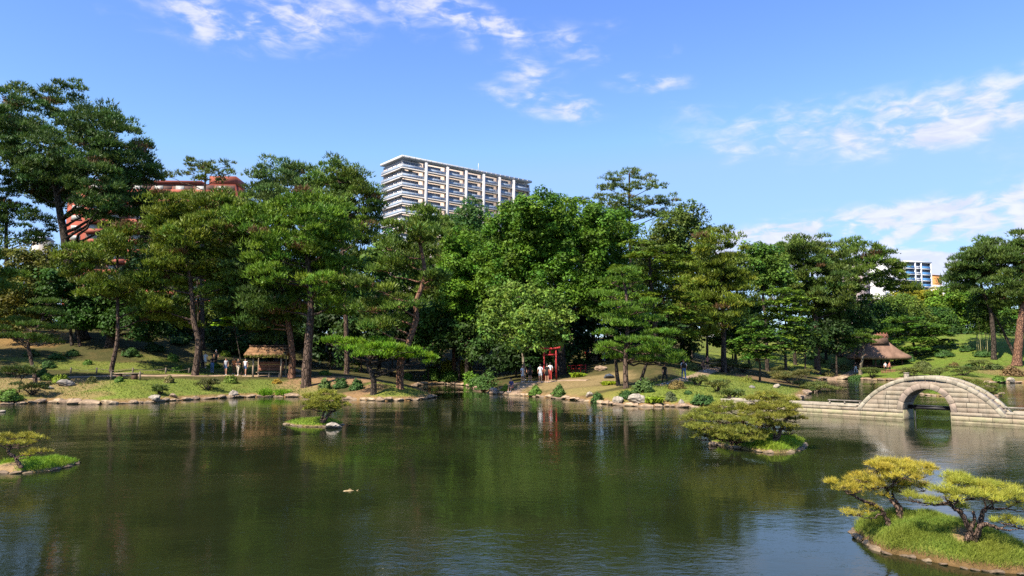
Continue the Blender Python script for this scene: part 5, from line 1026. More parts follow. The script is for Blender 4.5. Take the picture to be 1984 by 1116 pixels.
YG, GN, DG, TN, PN = (.17, .23, .02), (.085, .155, .022), (.045, .095, .022), (.17, .13, .055), (.14, .145, .045)
INLET = {'yellow shrub at the head of the inlet': 97, 'yellow-topped shrub right of the yellow inlet shrub': 96, 'green shrub at the inlet shore': 94.5, 'bright green shrub left of the big dark waterside bush': 89, 'shrub overhanging the inlet on its left side': 95}
SHRUBS = [
 (118, 741, 18, 9, YG, 'bright yellow-green clipped bush above the slanting slab', 'round'), (94, 736, 14, 8, (.12, .19, .02), 'yellow-green bush behind the bright clipped bush', 'round'), (82, 730, 12, 10, DG, 'dark bush at the foot of the slanting clipped pine', 'round'), (93, 713, 15, 8, DG, 'dark round bush in shade above the left bank', 'round'),
 (345, 722, 13, 8, GN, 'round green bush left of the full pine trunk', 'round'), (447, 742, 13, 10, (.12, .17, .025), 'clipped round bush on the bank below the walkers', 'round'), (231, 740, 9, 6, GN, 'small green bush in front of the log bench', 'round'), (177, 742, 8, 9, PN, 'thin pale shrub left of the log bench', 'loose'), (327, 742, 10, 10, (.17, .15, .05), 'straw-coloured shrub right of the log bench', 'loose'),
 (402, 756, 26, 10, (.13, .12, .05), 'low spreading brownish pine on the left lawn', 'pine'), (310, 764, 14, 7, (.11, .14, .04), 'faint sprawling twiggy shrub low on the left lawn', 'pine'), (62, 766, 30, 12, (.10, .115, .035), 'spreading dark dwarf pine on the left shore', 'pine'), (18, 777, 26, 14, GN, 'leafy green bush at the left edge of the water', 'loose'), (10, 730, 20, 12, PN, 'pale shrub on the sandy bank at the left edge', 'loose'), (170, 707, 9, 6, GN, 'small bright bush on the shaded left lawn', 'round'), (110, 695, 16, 7, DG, 'low dark bush in the shade behind the left lawn', 'round'), (415, 712, 12, 7, GN, 'leafy bush at the feet of the first walkers', 'round'), (437, 690, 10, 7, YG, 'yellowish bush behind the walkers', 'loose'), (487, 694, 12, 10, YG, 'yellow-leaved shrub beside the shelter roof', 'loose'),
 (537, 743, 9, 5, (.30, .20, .03), 'orange flowering plant on the bank below the shelter', 'round'), (515, 767, 15, 9, (.13, .26, .015), 'clump of bright iris leaves at the water, left one', 'blades'), (548, 767, 17, 8, (.13, .25, .015), 'clump of bright iris leaves at the water, right one', 'blades'), (590, 744, 8, 6, GN, 'little bush on the bare soil near the shelter', 'round'),
 (630, 756, 13, 15, (.09, .14, .035), 'tall rhododendron bush on the bare bank, leftmost of three', 'loose'), (660, 752, 17, 12, DG, 'dark rhododendron bush in the middle of the bare bank', 'loose'), (692, 755, 15, 14, DG, 'dark rhododendron bush nearest the grassy point', 'loose'), (628, 726, 14, 5, GN, 'low shrub behind the rhododendrons beside the thick trunk', 'loose'), (790, 734, 10, 8, GN, 'green shrub behind the grassy point', 'loose'),
 (868, 733, 26, 25, (.24, .24, .02), 'yellow shrub at the head of the inlet', 'loose'), (900, 733, 20, 26, (.26, .25, .02), 'yellow-topped shrub right of the yellow inlet shrub', 'loose'), (872, 738, 26, 13, (.09, .17, .02), 'green shrub at the inlet shore', 'loose'), (912, 742, 20, 16, (.10, .20, .02), 'bright green shrub left of the big dark waterside bush', 'loose'), (838, 736, 20, 18, GN, 'shrub overhanging the inlet on its left side', 'loose'),
 (943, 754, 28, 26, (.06, .12, .025), 'big dark waterside bush left of the stone steps', 'loose'), (922, 750, 18, 15, (.07, .14, .025), 'dark bush at the inlet mouth', 'loose'), (980, 757, 10, 7, YG, 'light green plant behind the seated person', 'loose'),
 (1037, 765, 13, 11, GN, 'bright round bush right of the seated person', 'round'), (1082, 769, 15, 15, (.08, .14, .03), 'upright bush at the water, second from the seated person', 'loose'), (1158, 780, 13, 12, DG, 'round dark bush standing at the waterline', 'round'), (1213, 772, 13, 11, DG, 'round dark bush under the tall clipped pine', 'round'), (1245, 760, 24, 16, (.075, .125, .03), 'large round bush right of the tall clipped pine', 'round'),
 (1312, 753, 16, 9, (.20, .15, .05), 'smooth brown dome-clipped bush beside the path', 'dome'), (1300, 776, 11, 10, (.10, .12, .05), 'greyish shrub below the brown dome', 'loose'), (1362, 783, 24, 12, DG, 'low dark bush at the right end of the central shore', 'round'), (1265, 780, 20, 7, (.19, .26, .02), 'yellow-green broad-leaved plant among the shore boulders', 'hosta'), (1182, 746, 18, 5, (.24, .30, .02), 'yellow-green broad-leaved plant on the bare slope', 'hosta'), (1118, 731, 12, 6, (.20, .28, .02), 'yellow-green plant below the red rail', 'hosta'),
 (1092, 722, 16, 10, (.12, .24, .02), 'bright bush right of the red gate', 'round'), (1333, 764, 9, 4, DG, 'tiny dark bush on the bright lawn', 'round'), (1130, 706, 24, 9, (.05, .07, .02), 'dark hedge in front of the stone stairs', 'loose'), (1290, 690, 22, 9, GN, 'green shrub left of the standing girl', 'loose'), (1335, 715, 26, 9, (.10, .12, .035), 'shrub mass behind the man with the backpack', 'loose'), (1390, 760, 28, 12, PN, 'low pine on the lawn beside the brown dome', 'pine'), (1352, 748, 20, 9, PN, 'small low pine by the path', 'pine'), (1415, 775, 26, 9, (.11, .13, .035), 'low pine at the shore behind the pine island', 'pine'),
 (1446, 741, 13, 7, (.17, .19, .03), 'yellow-green clipped bush on the bright mound', 'dome'), (1410, 720, 30, 12, (.11, .115, .04), 'brownish spreading pine on the mound left of the maple', 'pine'), (1440, 722, 24, 9, (.10, .12, .035), 'low dark pine under the maple', 'pine'), (1535, 744, 42, 14, (.16, .14, .05), 'wide brown-green pine on the right mound', 'pine'), (1520, 730, 26, 9, (.14, .14, .045), 'low pine behind the wide brown-green pine', 'pine'), (1582, 766, 44, 13, PN, 'pine spreading flat over the water near the bridge', 'pine'),
 (1589, 703, 9, 7, (.14, .14, .04), 'small dome bush on the slope left of the pavilion', 'dome'), (1604, 729, 11, 6, (.14, .13, .04), 'low dome bush near the far path', 'dome'), (1618, 722, 10, 13, (.14, .13, .06), 'twiggy tan shrub near the far path', 'loose'), (1635, 716, 7, 6, (.16, .15, .05), 'small round bush left of the person by the pavilion', 'dome'), (1570, 695, 7, 8, GN, 'little clipped tree-bush on the green slope', 'round'), (1660, 735, 17, 5, DG, 'dark green bush at the water before the pavilion', 'round'), (1690, 732, 24, 9, (.13, .14, .04), 'low pine in front of the pavilion deck', 'pine'),
 (1801, 643, 9, 5, (.16, .14, .04), 'round dome bush at the top of the right lawn', 'dome'), (1848, 711, 9, 5, (.16, .12, .04), 'brown dome bush on the right lawn', 'dome'), (1900, 716, 20, 9, PN, 'pale loose shrub at the right lawn edge', 'pine'), (1962, 728, 24, 12, (.17, .11, .05), 'reddish-brown shrub near the right edge', 'loose'), (1770, 732, 26, 10, PN, 'low pine right of the pavilion at the water', 'pine'), (1815, 733, 30, 10, PN, 'low pine on the shore behind the bridge crown', 'pine'), (1865, 728, 26, 9, (.12, .13, .04), 'flat pine on the lower right lawn', 'pine'), (1905, 690, 24, 7, DG, 'dark bush in the shade of the right pines', 'loose'), (1875, 680, 16, 7, DG, 'dark bush on the right slope below the bamboo', 'loose'), (1935, 738, 14, 6, GN, 'small green plant at the right shore', 'loose'),
 (140, 690, 16, 8, DG, 'dark low shrub left of the twin-stemmed tree', 'loose'), (255, 690, 20, 9, DG, 'dark shrub right of the thick rough trunk', 'loose'), (300, 680, 22, 10, (.035, .07, .02), 'black-green shrub on the shaded slope', 'loose'), (335, 700, 14, 10, GN, 'tall thin green shrub on the shaded slope', 'loose'), (440, 675, 24, 10, DG, 'dark shrub above the walkers', 'loose'), (270, 655, 24, 9, DG, 'dark shrub high on the left slope', 'loose'), (60, 690, 18, 8, (.06, .09, .025), 'olive shrub behind the slanting clipped pine', 'loose'), (350, 665, 24, 10, DG, 'dark shrub behind the full pine trunk', 'loose'),
 (1790, 712, 20, 8, (.09, .11, .03), 'rounded olive shrub right of the pavilion', 'loose'), (1830, 690, 22, 7, DG, 'dark spreading shrub on the middle of the right lawn', 'loose'), (1925, 715, 18, 7, (.08, .11, .03), 'olive shrub between the two right trunks', 'loose'), (1880, 715, 14, 6, DG, 'small dark shrub right of the brown dome', 'round'), (1760, 700, 18, 10, DG, 'dark shrub against the right pavilion post', 'loose')]
for i, (px, py, rx, ry, c, lab, st) in enumerate(SHRUBS):
    nm = {'pine': 'dwarf_pine', 'blades': 'iris_clump', 'hosta': 'leafy_plant'}.get(st, 'bush')
    shrub(px, py, rx, ry, c, lab, st, {'pine': 'dwarf pine', 'blades': 'iris', 'hosta': 'plant'}.get(st, 'bush'), nm, i)

# bamboo at the right
for i in range(9):
    px = 1893 + i * 4.2; p = hit(px, 682 + (i % 3) * 4, 60); rng = np.random.default_rng(i)
    tm = MB(); top = p + np.array([rng.uniform(-.6, .6), rng.uniform(-.5, .5), 8.5]); path = np.linspace(p - UPV * .1, top, 8); tm.tube(path, np.linspace(.065, .03, 8), 6)
    t = thing('bamboo', p, 'pale bamboo stem at the lawn edge, %s from the left of nine' % ('first', 'second', 'third', 'fourth', 'fifth', 'sixth', 'seventh', 'eighth', 'ninth')[i], 'bamboo', 'bamboo stems of the right grove'); tm.build('stem', mat('bamboo_stem', (.24, .23, .10), .5, .4, .2, 3), t, p, True)
    cm = MB(); crown(cm, rng, [(top - UPV * .5, (1.3, 1.3, 1.4)), (top - UPV * 2.6, (1.3, 1.3, 1.2)), (top - UPV * 4.2, (1.2, 1.2, 1.0))], 'leaf', (.10, .155, .025), .7, .6, 34, (.26, .35)); cm.build('foliage', LEAF, t, p)

# ------------------------------------------------------------------ lawn grass
def lawn_grass():
    rng = np.random.default_rng(5); mb = MB(); P = []; C = []
    for px, py, rx, ry, c, k in ZONES:
        if c not in (LAWN, LAWN2, LAWN_SHADED): continue
        p = hit(px, py); n = int(rx * ry * 55 * (1 if p[1] < 80 else .35))
        a = rng.uniform(0, 2 * math.pi, n); q = np.sqrt(rng.uniform(0, 1.1, n)); x = p[0] + np.cos(a) * q * rx; y = p[1] + np.sin(a) * q * ry
        ok = (interpv(HD, x, y) > .45) & (waves(x * 2.3, y * 2.1) < .45); x, y = x[ok], y[ok]
        P.append(np.stack([x, y, interpv(HZ, x, y) - .01], 1)); C.append(np.tile(np.array(c), (len(x), 1)))
    P = np.concatenate(P); C = np.concatenate(C)
    C = C * rng.uniform(.7, 1.35, (len(P), 1)) * (1 + .15 * rng.standard_normal((len(P), 1)) * np.array([1, .2, 0]))
    tufts(mb, rng, P, np.tile(UPV, (len(P), 1)), C, .13, .045, 2, .7)
    return tag(mb.build('grass', GRASS), 'short lawn grass on the banks, with shade in its colour at the right', 'grass', kind='stuff')
lawn_grass()

# ------------------------------------------------------------------ islands
def island(px_pts, back, hmax, label_seed, peak=None, name='island', soil=(.24, .17, .085), green=(.15, .23, .03), n_blade=9000, blade=(.12, .012), stone=(.2, .45), gz=0.0, bare=()):
    """waterline points in the photo (front edge, left to right), back: depth added behind; builds a mound"""
    rng = np.random.default_rng(label_seed); fr = np.array([gp(*p)[:2] for p in px_pts]); nb_ = len(fr); bk = [fr[k] * (1 + back * math.sin(math.pi * k / (nb_ - 1)) ** .6 / np.linalg.norm(fr[k])) for k in range(nb_ - 2, 0, -1)]
    out = spline(np.vstack([fr, bk, fr[:1]]), 90)[:-1]; c = out.mean(0)
    nr = 22; V = []; 
    for k in range(nr + 1):
        f = k / nr; z = -.25 if k == nr else hmax * (1 - f ** 2.0) ** .75 + .02
        for p in out:
            q = c + (p - c) * (f if k < nr else 1.03); zz = z
            if k < nr: zz += .05 * hmax * (math.sin(q[0] * 7 + q[1] * 3) + math.sin(q[1] * 9 - q[0] * 4)) * (1 - f)
            V.append((q[0], q[1], zz))
    V = np.array(V); n = len(out); i = np.arange(nr)[:, None] * n; j = np.arange(n)[None]
    col = np.tile(np.array(green) * .75, (len(V), 1)); rr = np.repeat(np.arange(nr + 1) / nr, n)[:, None]; w = sstep(rr, .88, .97); col = col * (1 - w) + w * np.array(soil)
    for (bx, by, br) in bare:
        p = gp(bx, by, hmax * .6); w = (1 - sstep(np.linalg.norm(V[:, :2] - p[:2], axis=1), br * .5, br))[:, None]; col = col * (1 - w) + w * np.array((.30, .20, .11))
    mb = MB(); mb.add(V, np.stack([i + j, i + n + j, i + n + (j + 1) % n, i + (j + 1) % n], -1).reshape(-1, 4), col)
    isl = tag(mb.build(name, MATS.get('isl') or bpy.data.materials['garden_ground'], smooth=True), kind='structure')
    # grass blades
    def hz_(x, y):
        d = np.array([x, y]) - c; a = math.atan2(d[1], d[0]); r = np.linalg.norm(d); an = np.arctan2(out[:, 1] - c[1], out[:, 0] - c[0]); k = int(np.argmin(np.abs(np.angle(np.exp(1j * (an - a)))))); R = np.linalg.norm(out[k] - c); f = min(r / R, 1)
        return hmax * (1 - f ** 2.2) ** .8 + .02 + .05 * hmax * (math.sin(x * 7 + y * 3) + math.sin(y * 9 - x * 4)) * (1 - f), f
    k = rng.integers(0, n, n_blade); f = np.sqrt(rng.uniform(0, .93, n_blade)); q = c + (out[k] - c) * f[:, None] + rng.normal(0, .02, (n_blade, 2))
    f = np.clip(f, 0, 1); z = hmax * (1 - f ** 2.0) ** .75 + .05 * hmax * (np.sin(q[:, 0] * 7 + q[:, 1] * 3) + np.sin(q[:, 1] * 9 - q[:, 0] * 4)) * (1 - f)
    keep = np.ones(n_blade, bool)
    for (bx, by, br) in bare: keep &= np.linalg.norm(q - gp(bx, by, hmax * .6)[:2], axis=1) > br * rng.uniform(.5, 1.2, n_blade)
    patch = np.sin(q[:, 0] * 3.1 + 1.7 * np.sin(q[:, 1] * 2.3)) * np.sin(q[:, 1] * 3.7 + q[:, 0])
    P = np.stack([q[:, 0], q[:, 1], z], 1)[keep]; patch = patch[keep]; m = len(P)
    C = np.array(green) * rng.uniform(.65, 1.35, (m, 1)) * (1 + .22 * patch[:, None] * np.array([1, .25, .3])); L = blade[0] * rng.uniform(.5, 1.35, (m, 1)) * (1 + .3 * patch[:, None])
    d = nrm(np.stack([rng.normal(.1, .45, m), rng.normal(-.1, .45, m), np.ones(m)], 1)); side = nrm(np.cross(d, rng.standard_normal((m, 3)))) * blade[1] * .5
    mid = P + d * L * .6; tip = P + d * L + np.stack([d[:, 0], d[:, 1], -.5 * np.abs(d[:, 0])], 1) * L * .45
    v = np.stack([P - side, P + side, mid + side * .8, tip, mid - side * .8], 1).reshape(-1, 3); ii = np.arange(m)[:, None] * 5
    g = MB(); g.add(v, np.concatenate([ii + [[0, 1, 2]], ii + [[0, 2, 4]], ii + [[4, 2, 3]]]), np.repeat(C, 5, 0))
    go = g.build('grass', GRASS, isl); go['kind'] = 'stuff'
    # rim stones
    L_ = np.linalg.norm(np.diff(np.vstack([out, out[:1]]), axis=0), axis=1).sum(); pos = 0; cum = np.concatenate([[0], np.cumsum(np.linalg.norm(np.diff(np.vstack([out, out[:1]]), axis=0), axis=1))]); ox = np.append(out[:, 0], out[0, 0]); oy = np.append(out[:, 1], out[0, 1])
    while pos < L_:
        s = rng.uniform(*stone)
        if rng.random() < .75:
            x, y = np.interp(pos, cum, ox), np.interp(pos, cum, oy); x2, y2 = np.interp(pos + .05, cum, ox), np.interp(pos + .05, cum, oy)
            o = obj('stone', ROCKS[rng.integers(8)], None, isl); o.location = (x, y, .01); o.scale = (s * .6, s * .4, s * rng.uniform(.2, .4)); o.rotation_euler = (rng.uniform(-.2, .2), rng.uniform(-.2, .2), math.atan2(y2 - y, x2 - x))
        pos += s * rng.uniform(.9, 1.5)
    return isl, hz_, c

def island_pine(label, D, trunks, pads, col, wpx, basez, seed, fine, bark=BARKN, group='small pines on the islets'):
    """near pines: twisted trunks and flat clouds of individual needle tufts"""
    rng = np.random.default_rng(seed + 900); rs, m, size, dens = fine
    tm = MB(); s = D / F; allp = []
    for tr in trunks:
        pts = np.array([at(x, y, D + (dd if True else 0)) for x, y, dd in tr]); pts[0, 2] = min(pts[0, 2], basez - .05)
        path = spline(pts, 7 * len(pts)); path[1:-1] += rng.standard_normal((len(path) - 2, 3)) * wpx * s * .06
        tm.tube(path, wpx * s * .5 * np.linspace(1, .42, len(path)) * (1 + .12 * rng.standard_normal(len(path))), 9, wob=.10, rng=rng); allp.append(path)
    P_ = np.vstack(allp); L3 = []; foot = np.array([allp[0][0][0], allp[0][0][1], basez])
    for px, py, rx, ry, dd in pads:
        c = at(px, py, D + dd); r = (rx * s, rx * s * .85, ry * s * 1.1); L3.append((c, r))
        dist = np.linalg.norm(P_ - c, axis=1) + .6 * np.abs(P_[:, 2] - c[2]); cand = P_[int(np.argmin(np.where(P_[:, 2] < c[2] + .02, dist, dist + 1)))]
        limb(tm, rng, cand, c - UPV * r[2] * .5, wpx * s * .20, wpx * s * .05, 9, 6, .2)
        for _ in range(15):
            e = c + np.array([rng.uniform(-.85, .85) * r[0], rng.uniform(-.85, .85) * r[1], rng.uniform(-.3, .35) * r[2]]); limb(tm, rng, c - UPV * r[2] * .5, e, wpx * s * .06, wpx * s * .018, 6, 4, .25)
    cm = MB(); crown(cm, rng, L3, 'pad', tuple(np.array(col) * np.array([1.16, 1.08, 1.0])), dens, rs, m, size, hue=.05)
    t = thing('island_pine', foot, label, 'pine', group); tm.build('trunk', bark, t, foot, True); cm.build('crown', NEEDLE, t, foot)
    return t

# near islet, right
island([(1652, 1032), (1665, 1044), (1708, 1070), (1750, 1077), (1800, 1088), (1862, 1101), (1925, 1109), (1990, 1113), (2030, 1100)], 2.3, .55, 1, green=(.21, .27, .04), n_blade=36000, blade=(.105, .0055), soil=(.17, .10, .05), stone=(.12, .3), bare=[(1872, 1048, .28), (1755, 1055, .22)])
GOLD, GOLD2 = (.54, .42, .075), (.44, .42, .075)
NEAR = (.105, 18, (.10, .0055, 11, .9), .82)
island_pine('golden-green twisted pine at the left end of the nearest islet', 14.2, [[(1748, 1003, 0), (1738, 985, 0), (1722, 962, .1), (1718, 945, 0)], [(1752, 1004, .05), (1745, 985, .1), (1732, 965, .1), (1728, 940, .15)], [(1722, 1005, -.1), (1705, 985, -.2), (1672, 970, -.3), (1650, 958, -.3)]],
            [(1728, 902, 46, 9, 0), (1772, 908, 34, 8, .1), (1700, 910, 30, 8, -.1), (1750, 922, 46, 10, -.2), (1788, 922, 18, 7, .1), (1672, 930, 30, 8, -.2), (1690, 942, 34, 9, .1), (1628, 940, 26, 7, -.3), (1650, 950, 28, 8, -.3), (1735, 938, 34, 9, .3), (1765, 945, 24, 9, .2), (1788, 948, 12, 8, .3), (1660, 996, 20, 6, -.3), (1685, 988, 18, 6, -.2), (1708, 955, 22, 8, .2)], GOLD, 9, .42, 1, NEAR)
island_pine('golden-green umbrella pine on the crest of the nearest islet', 12.9, [[(1872, 1044, 0), (1880, 1025, 0), (1888, 1008, 0), (1886, 992, .1)], [(1884, 1016, 0), (1865, 998, -.1), (1850, 985, -.1), (1838, 975, -.1)], [(1890, 1006, 0), (1905, 992, .1), (1925, 985, .1)], [(1885, 1014, 0), (1905, 1016, -.2), (1935, 1024, -.3)]],
            [(1845, 926, 22, 6, .2), (1862, 928, 14, 6, .2), (1830, 950, 26, 8, 0), (1868, 942, 36, 9, 0), (1905, 945, 38, 9, .1), (1945, 952, 34, 9, 0), (1972, 968, 24, 10, .1), (1840, 962, 26, 8, -.2), (1885, 962, 42, 10, -.2), (1925, 966, 40, 10, -.2), (1990, 985, 22, 10, 0), (1775, 968, 28, 8, .2), (1800, 974, 24, 7, .1), (1950, 1014, 20, 6, -.3), (1975, 1020, 22, 7, -.3), (1860, 984, 20, 7, .1)], GOLD2, 11.5, .42, 2, NEAR)
rock(1658, 1028, 16, 10, 'small reddish rock at the left tip of the nearest islet', STONE, 0, D=14.7)
rock(1975, 1085, 18, 12, 'tan rock at the right end of the nearest islet', STONE, 1, D=12.6)
# pine islet in the middle distance
island([(1375, 858), (1400, 864), (1460, 874), (1500, 878), (1530, 877), (1552, 871), (1560, 860)], 2.4, .42, 2, green=(.22, .33, .03), n_blade=9000, blade=(.16, .014), stone=(.18, .45))
MIDP = (.15, 18, (.13, .014, 7, .9), 1.1)
island_pine('dense olive pine leaning left on the middle islet', 28.2, [[(1420, 858, 0), (1405, 845, 0), (1385, 836, 0)], [(1430, 858, .1), (1440, 830, .1), (1435, 805, .2)], [(1425, 858, -.1), (1445, 845, -.2), (1460, 835, -.2)]],
            [(1345, 812, 24, 7, 0), (1375, 800, 30, 8, .3), (1410, 788, 32, 8, .4), (1360, 828, 32, 8, -.2), (1400, 815, 36, 9, 0), (1440, 798, 36, 9, .3), (1385, 842, 30, 8, -.2), (1425, 835, 38, 9, -.3), (1455, 818, 34, 9, -.2), (1365, 850, 18, 6, -.1), (1440, 852, 34, 8, -.4), (1470, 842, 26, 8, -.3), (1350, 838, 18, 7, .1), (1405, 850, 28, 8, -.3)], (.29, .29, .06), 10, .3, 3, MIDP)
island_pine('olive pine with upright trunk at the grassy end of the middle islet', 28.0, [[(1499, 858, 0), (1501, 840, 0), (1497, 820, 0), (1490, 800, .1)], [(1500, 838, 0), (1520, 818, 0), (1530, 805, 0)]],
            [(1490, 768, 28, 7, .3), (1520, 776, 26, 7, .2), (1465, 776, 26, 7, .3), (1530, 790, 24, 7, 0), (1500, 788, 36, 8, 0), (1470, 795, 30, 8, .2), (1520, 805, 30, 8, -.1), (1540, 815, 16, 7, 0), (1490, 808, 34, 8, -.3), (1515, 828, 26, 7, -.2), (1530, 838, 14, 6, 0), (1480, 822, 28, 8, -.3)], (.32, .295, .06), 9, .3, 4, MIDP)
rock(1382, 856, 18, 9, 'reddish rock at the left end of the middle islet', STONE, 2, D=29.5)
# small islet with one round pine
isl3, _, _ = island([(550, 821), (570, 825), (600, 827), (640, 827), (658, 825), (664, 822)], 1.6, .30, 3, green=(.20, .30, .035), n_blade=4500, blade=(.12, .014), stone=(.2, .4))
island_pine('small round-crowned pine on the tiny islet before the left bank', 37.4, [[(624, 813, 0), (626, 803, 0), (630, 796, 0)], [(626, 804, 0), (640, 800, 0), (650, 796, 0)]],
            [(630, 762, 18, 5, 0), (610, 770, 22, 5, .2), (648, 772, 22, 5, .1), (628, 776, 30, 6, -.2), (602, 784, 18, 5, 0), (655, 785, 20, 5, 0), (625, 787, 28, 6, -.3), (640, 794, 24, 5, -.2), (605, 792, 16, 4, -.1)], (.34, .325, .06), 7, .25, 5, (.17, 15, (.14, .018, 7, .85), 1.3))
rock(646, 824, 32, 14, 'white flat rock beside the tiny islet', STONEW, 1, D=36.6, yaw=.1)
# islet at the left edge
island([(-40, 912), (0, 916), (40, 917), (90, 913), (130, 905), (152, 897)], 1.5, .26, 4, green=(.20, .33, .028), n_blade=6000, blade=(.14, .011), stone=(.15, .4), bare=[(5, 905, .7)])
island_pine('golden pine leaning left on the islet at the left edge', 22.6, [[(42, 900, 0), (30, 888, 0), (16, 876, 0), (22, 868, 0)]],
            [(20, 848, 24, 4, 0), (48, 846, 24, 4, .1), (72, 852, 14, 4, 0), (10, 860, 18, 4, -.2), (40, 860, 22, 4, -.2), (-15, 856, 20, 5, 0), (78, 876, 16, 3, -.3), (60, 882, 12, 3, -.3)], (.44, .38, .07), 8, .2, 6, (.12, 15, (.11, .010, 7, .9), .8))
# islet behind the bridge
island([(1786, 764), (1810, 767), (1850, 769), (1900, 770), (1930, 767), (1942, 762)], 3.5, .6, 5, green=(.15, .23, .03), n_blade=3500, blade=(.16, .03), stone=(.5, .9))
island_pine('flat spreading pine on the islet behind the bridge', 66, [[(1890, 764, 0), (1885, 755, 0), (1875, 748, 0)]], [(1850, 738, 26, 5, 0), (1880, 742, 28, 5, .3), (1905, 748, 24, 5, 0), (1870, 750, 30, 5, -.4), (1895, 757, 26, 5, -.4), (1920, 758, 18, 5, 0), (1930, 766, 12, 3, 0)], (.21, .225, .06), 8, .45, 7, (.26, 15, (.18, .032, 6, .85), 1.2))
rock(1914, 766, 16, 14, 'pale round boulder seen past the right slope of the bridge', STONEW, 3, D=63)

# ------------------------------------------------------------------ koi
def koi(px, py, label, yaw, c1, L=.42):
    p = gp(px, py); rng = np.random.default_rng(int(px)); n = 14; mb = MB(); xs = np.linspace(-.5, .5, n) * L; prof = np.array([.02, .05, .075, .09, .098, .1, .098, .09, .078, .062, .045, .03, .02, .012]) * L * 1.05
    pts = np.stack([xs, .02 * np.sin(xs * 9), np.full(n, .0)], 1); mb.tube(pts, prof, 10)
    t = thing('koi', (p[0], p[1], 0), label, 'fish'); t.rotation_euler = (0, 0, yaw); body = mb.build('body', mat('koi_skin', c1, .3, .5, .35, 9), t, (0, 0, .012), True)
    f = MB(); f.add([(.46 * L, 0, .0), (.66 * L, .03 * L, .10 * L), (.60 * L, .01, 0), (.66 * L, -.03 * L, -.08 * L)], [[0, 1, 2], [0, 2, 3]]); f.build('tail', MATS['koi_skin'], t)
    f = MB(); f.add([(-.1 * L, 0, .09 * L), (.02 * L, 0, .16 * L), (.2 * L, 0, .07 * L)], [[0, 1, 2]]); f.build('back_fin', MATS['koi_skin'], t)
koi(677, 951, 'pale golden carp at the surface in the middle of the pond', .15, (.50, .36, .17), .36)

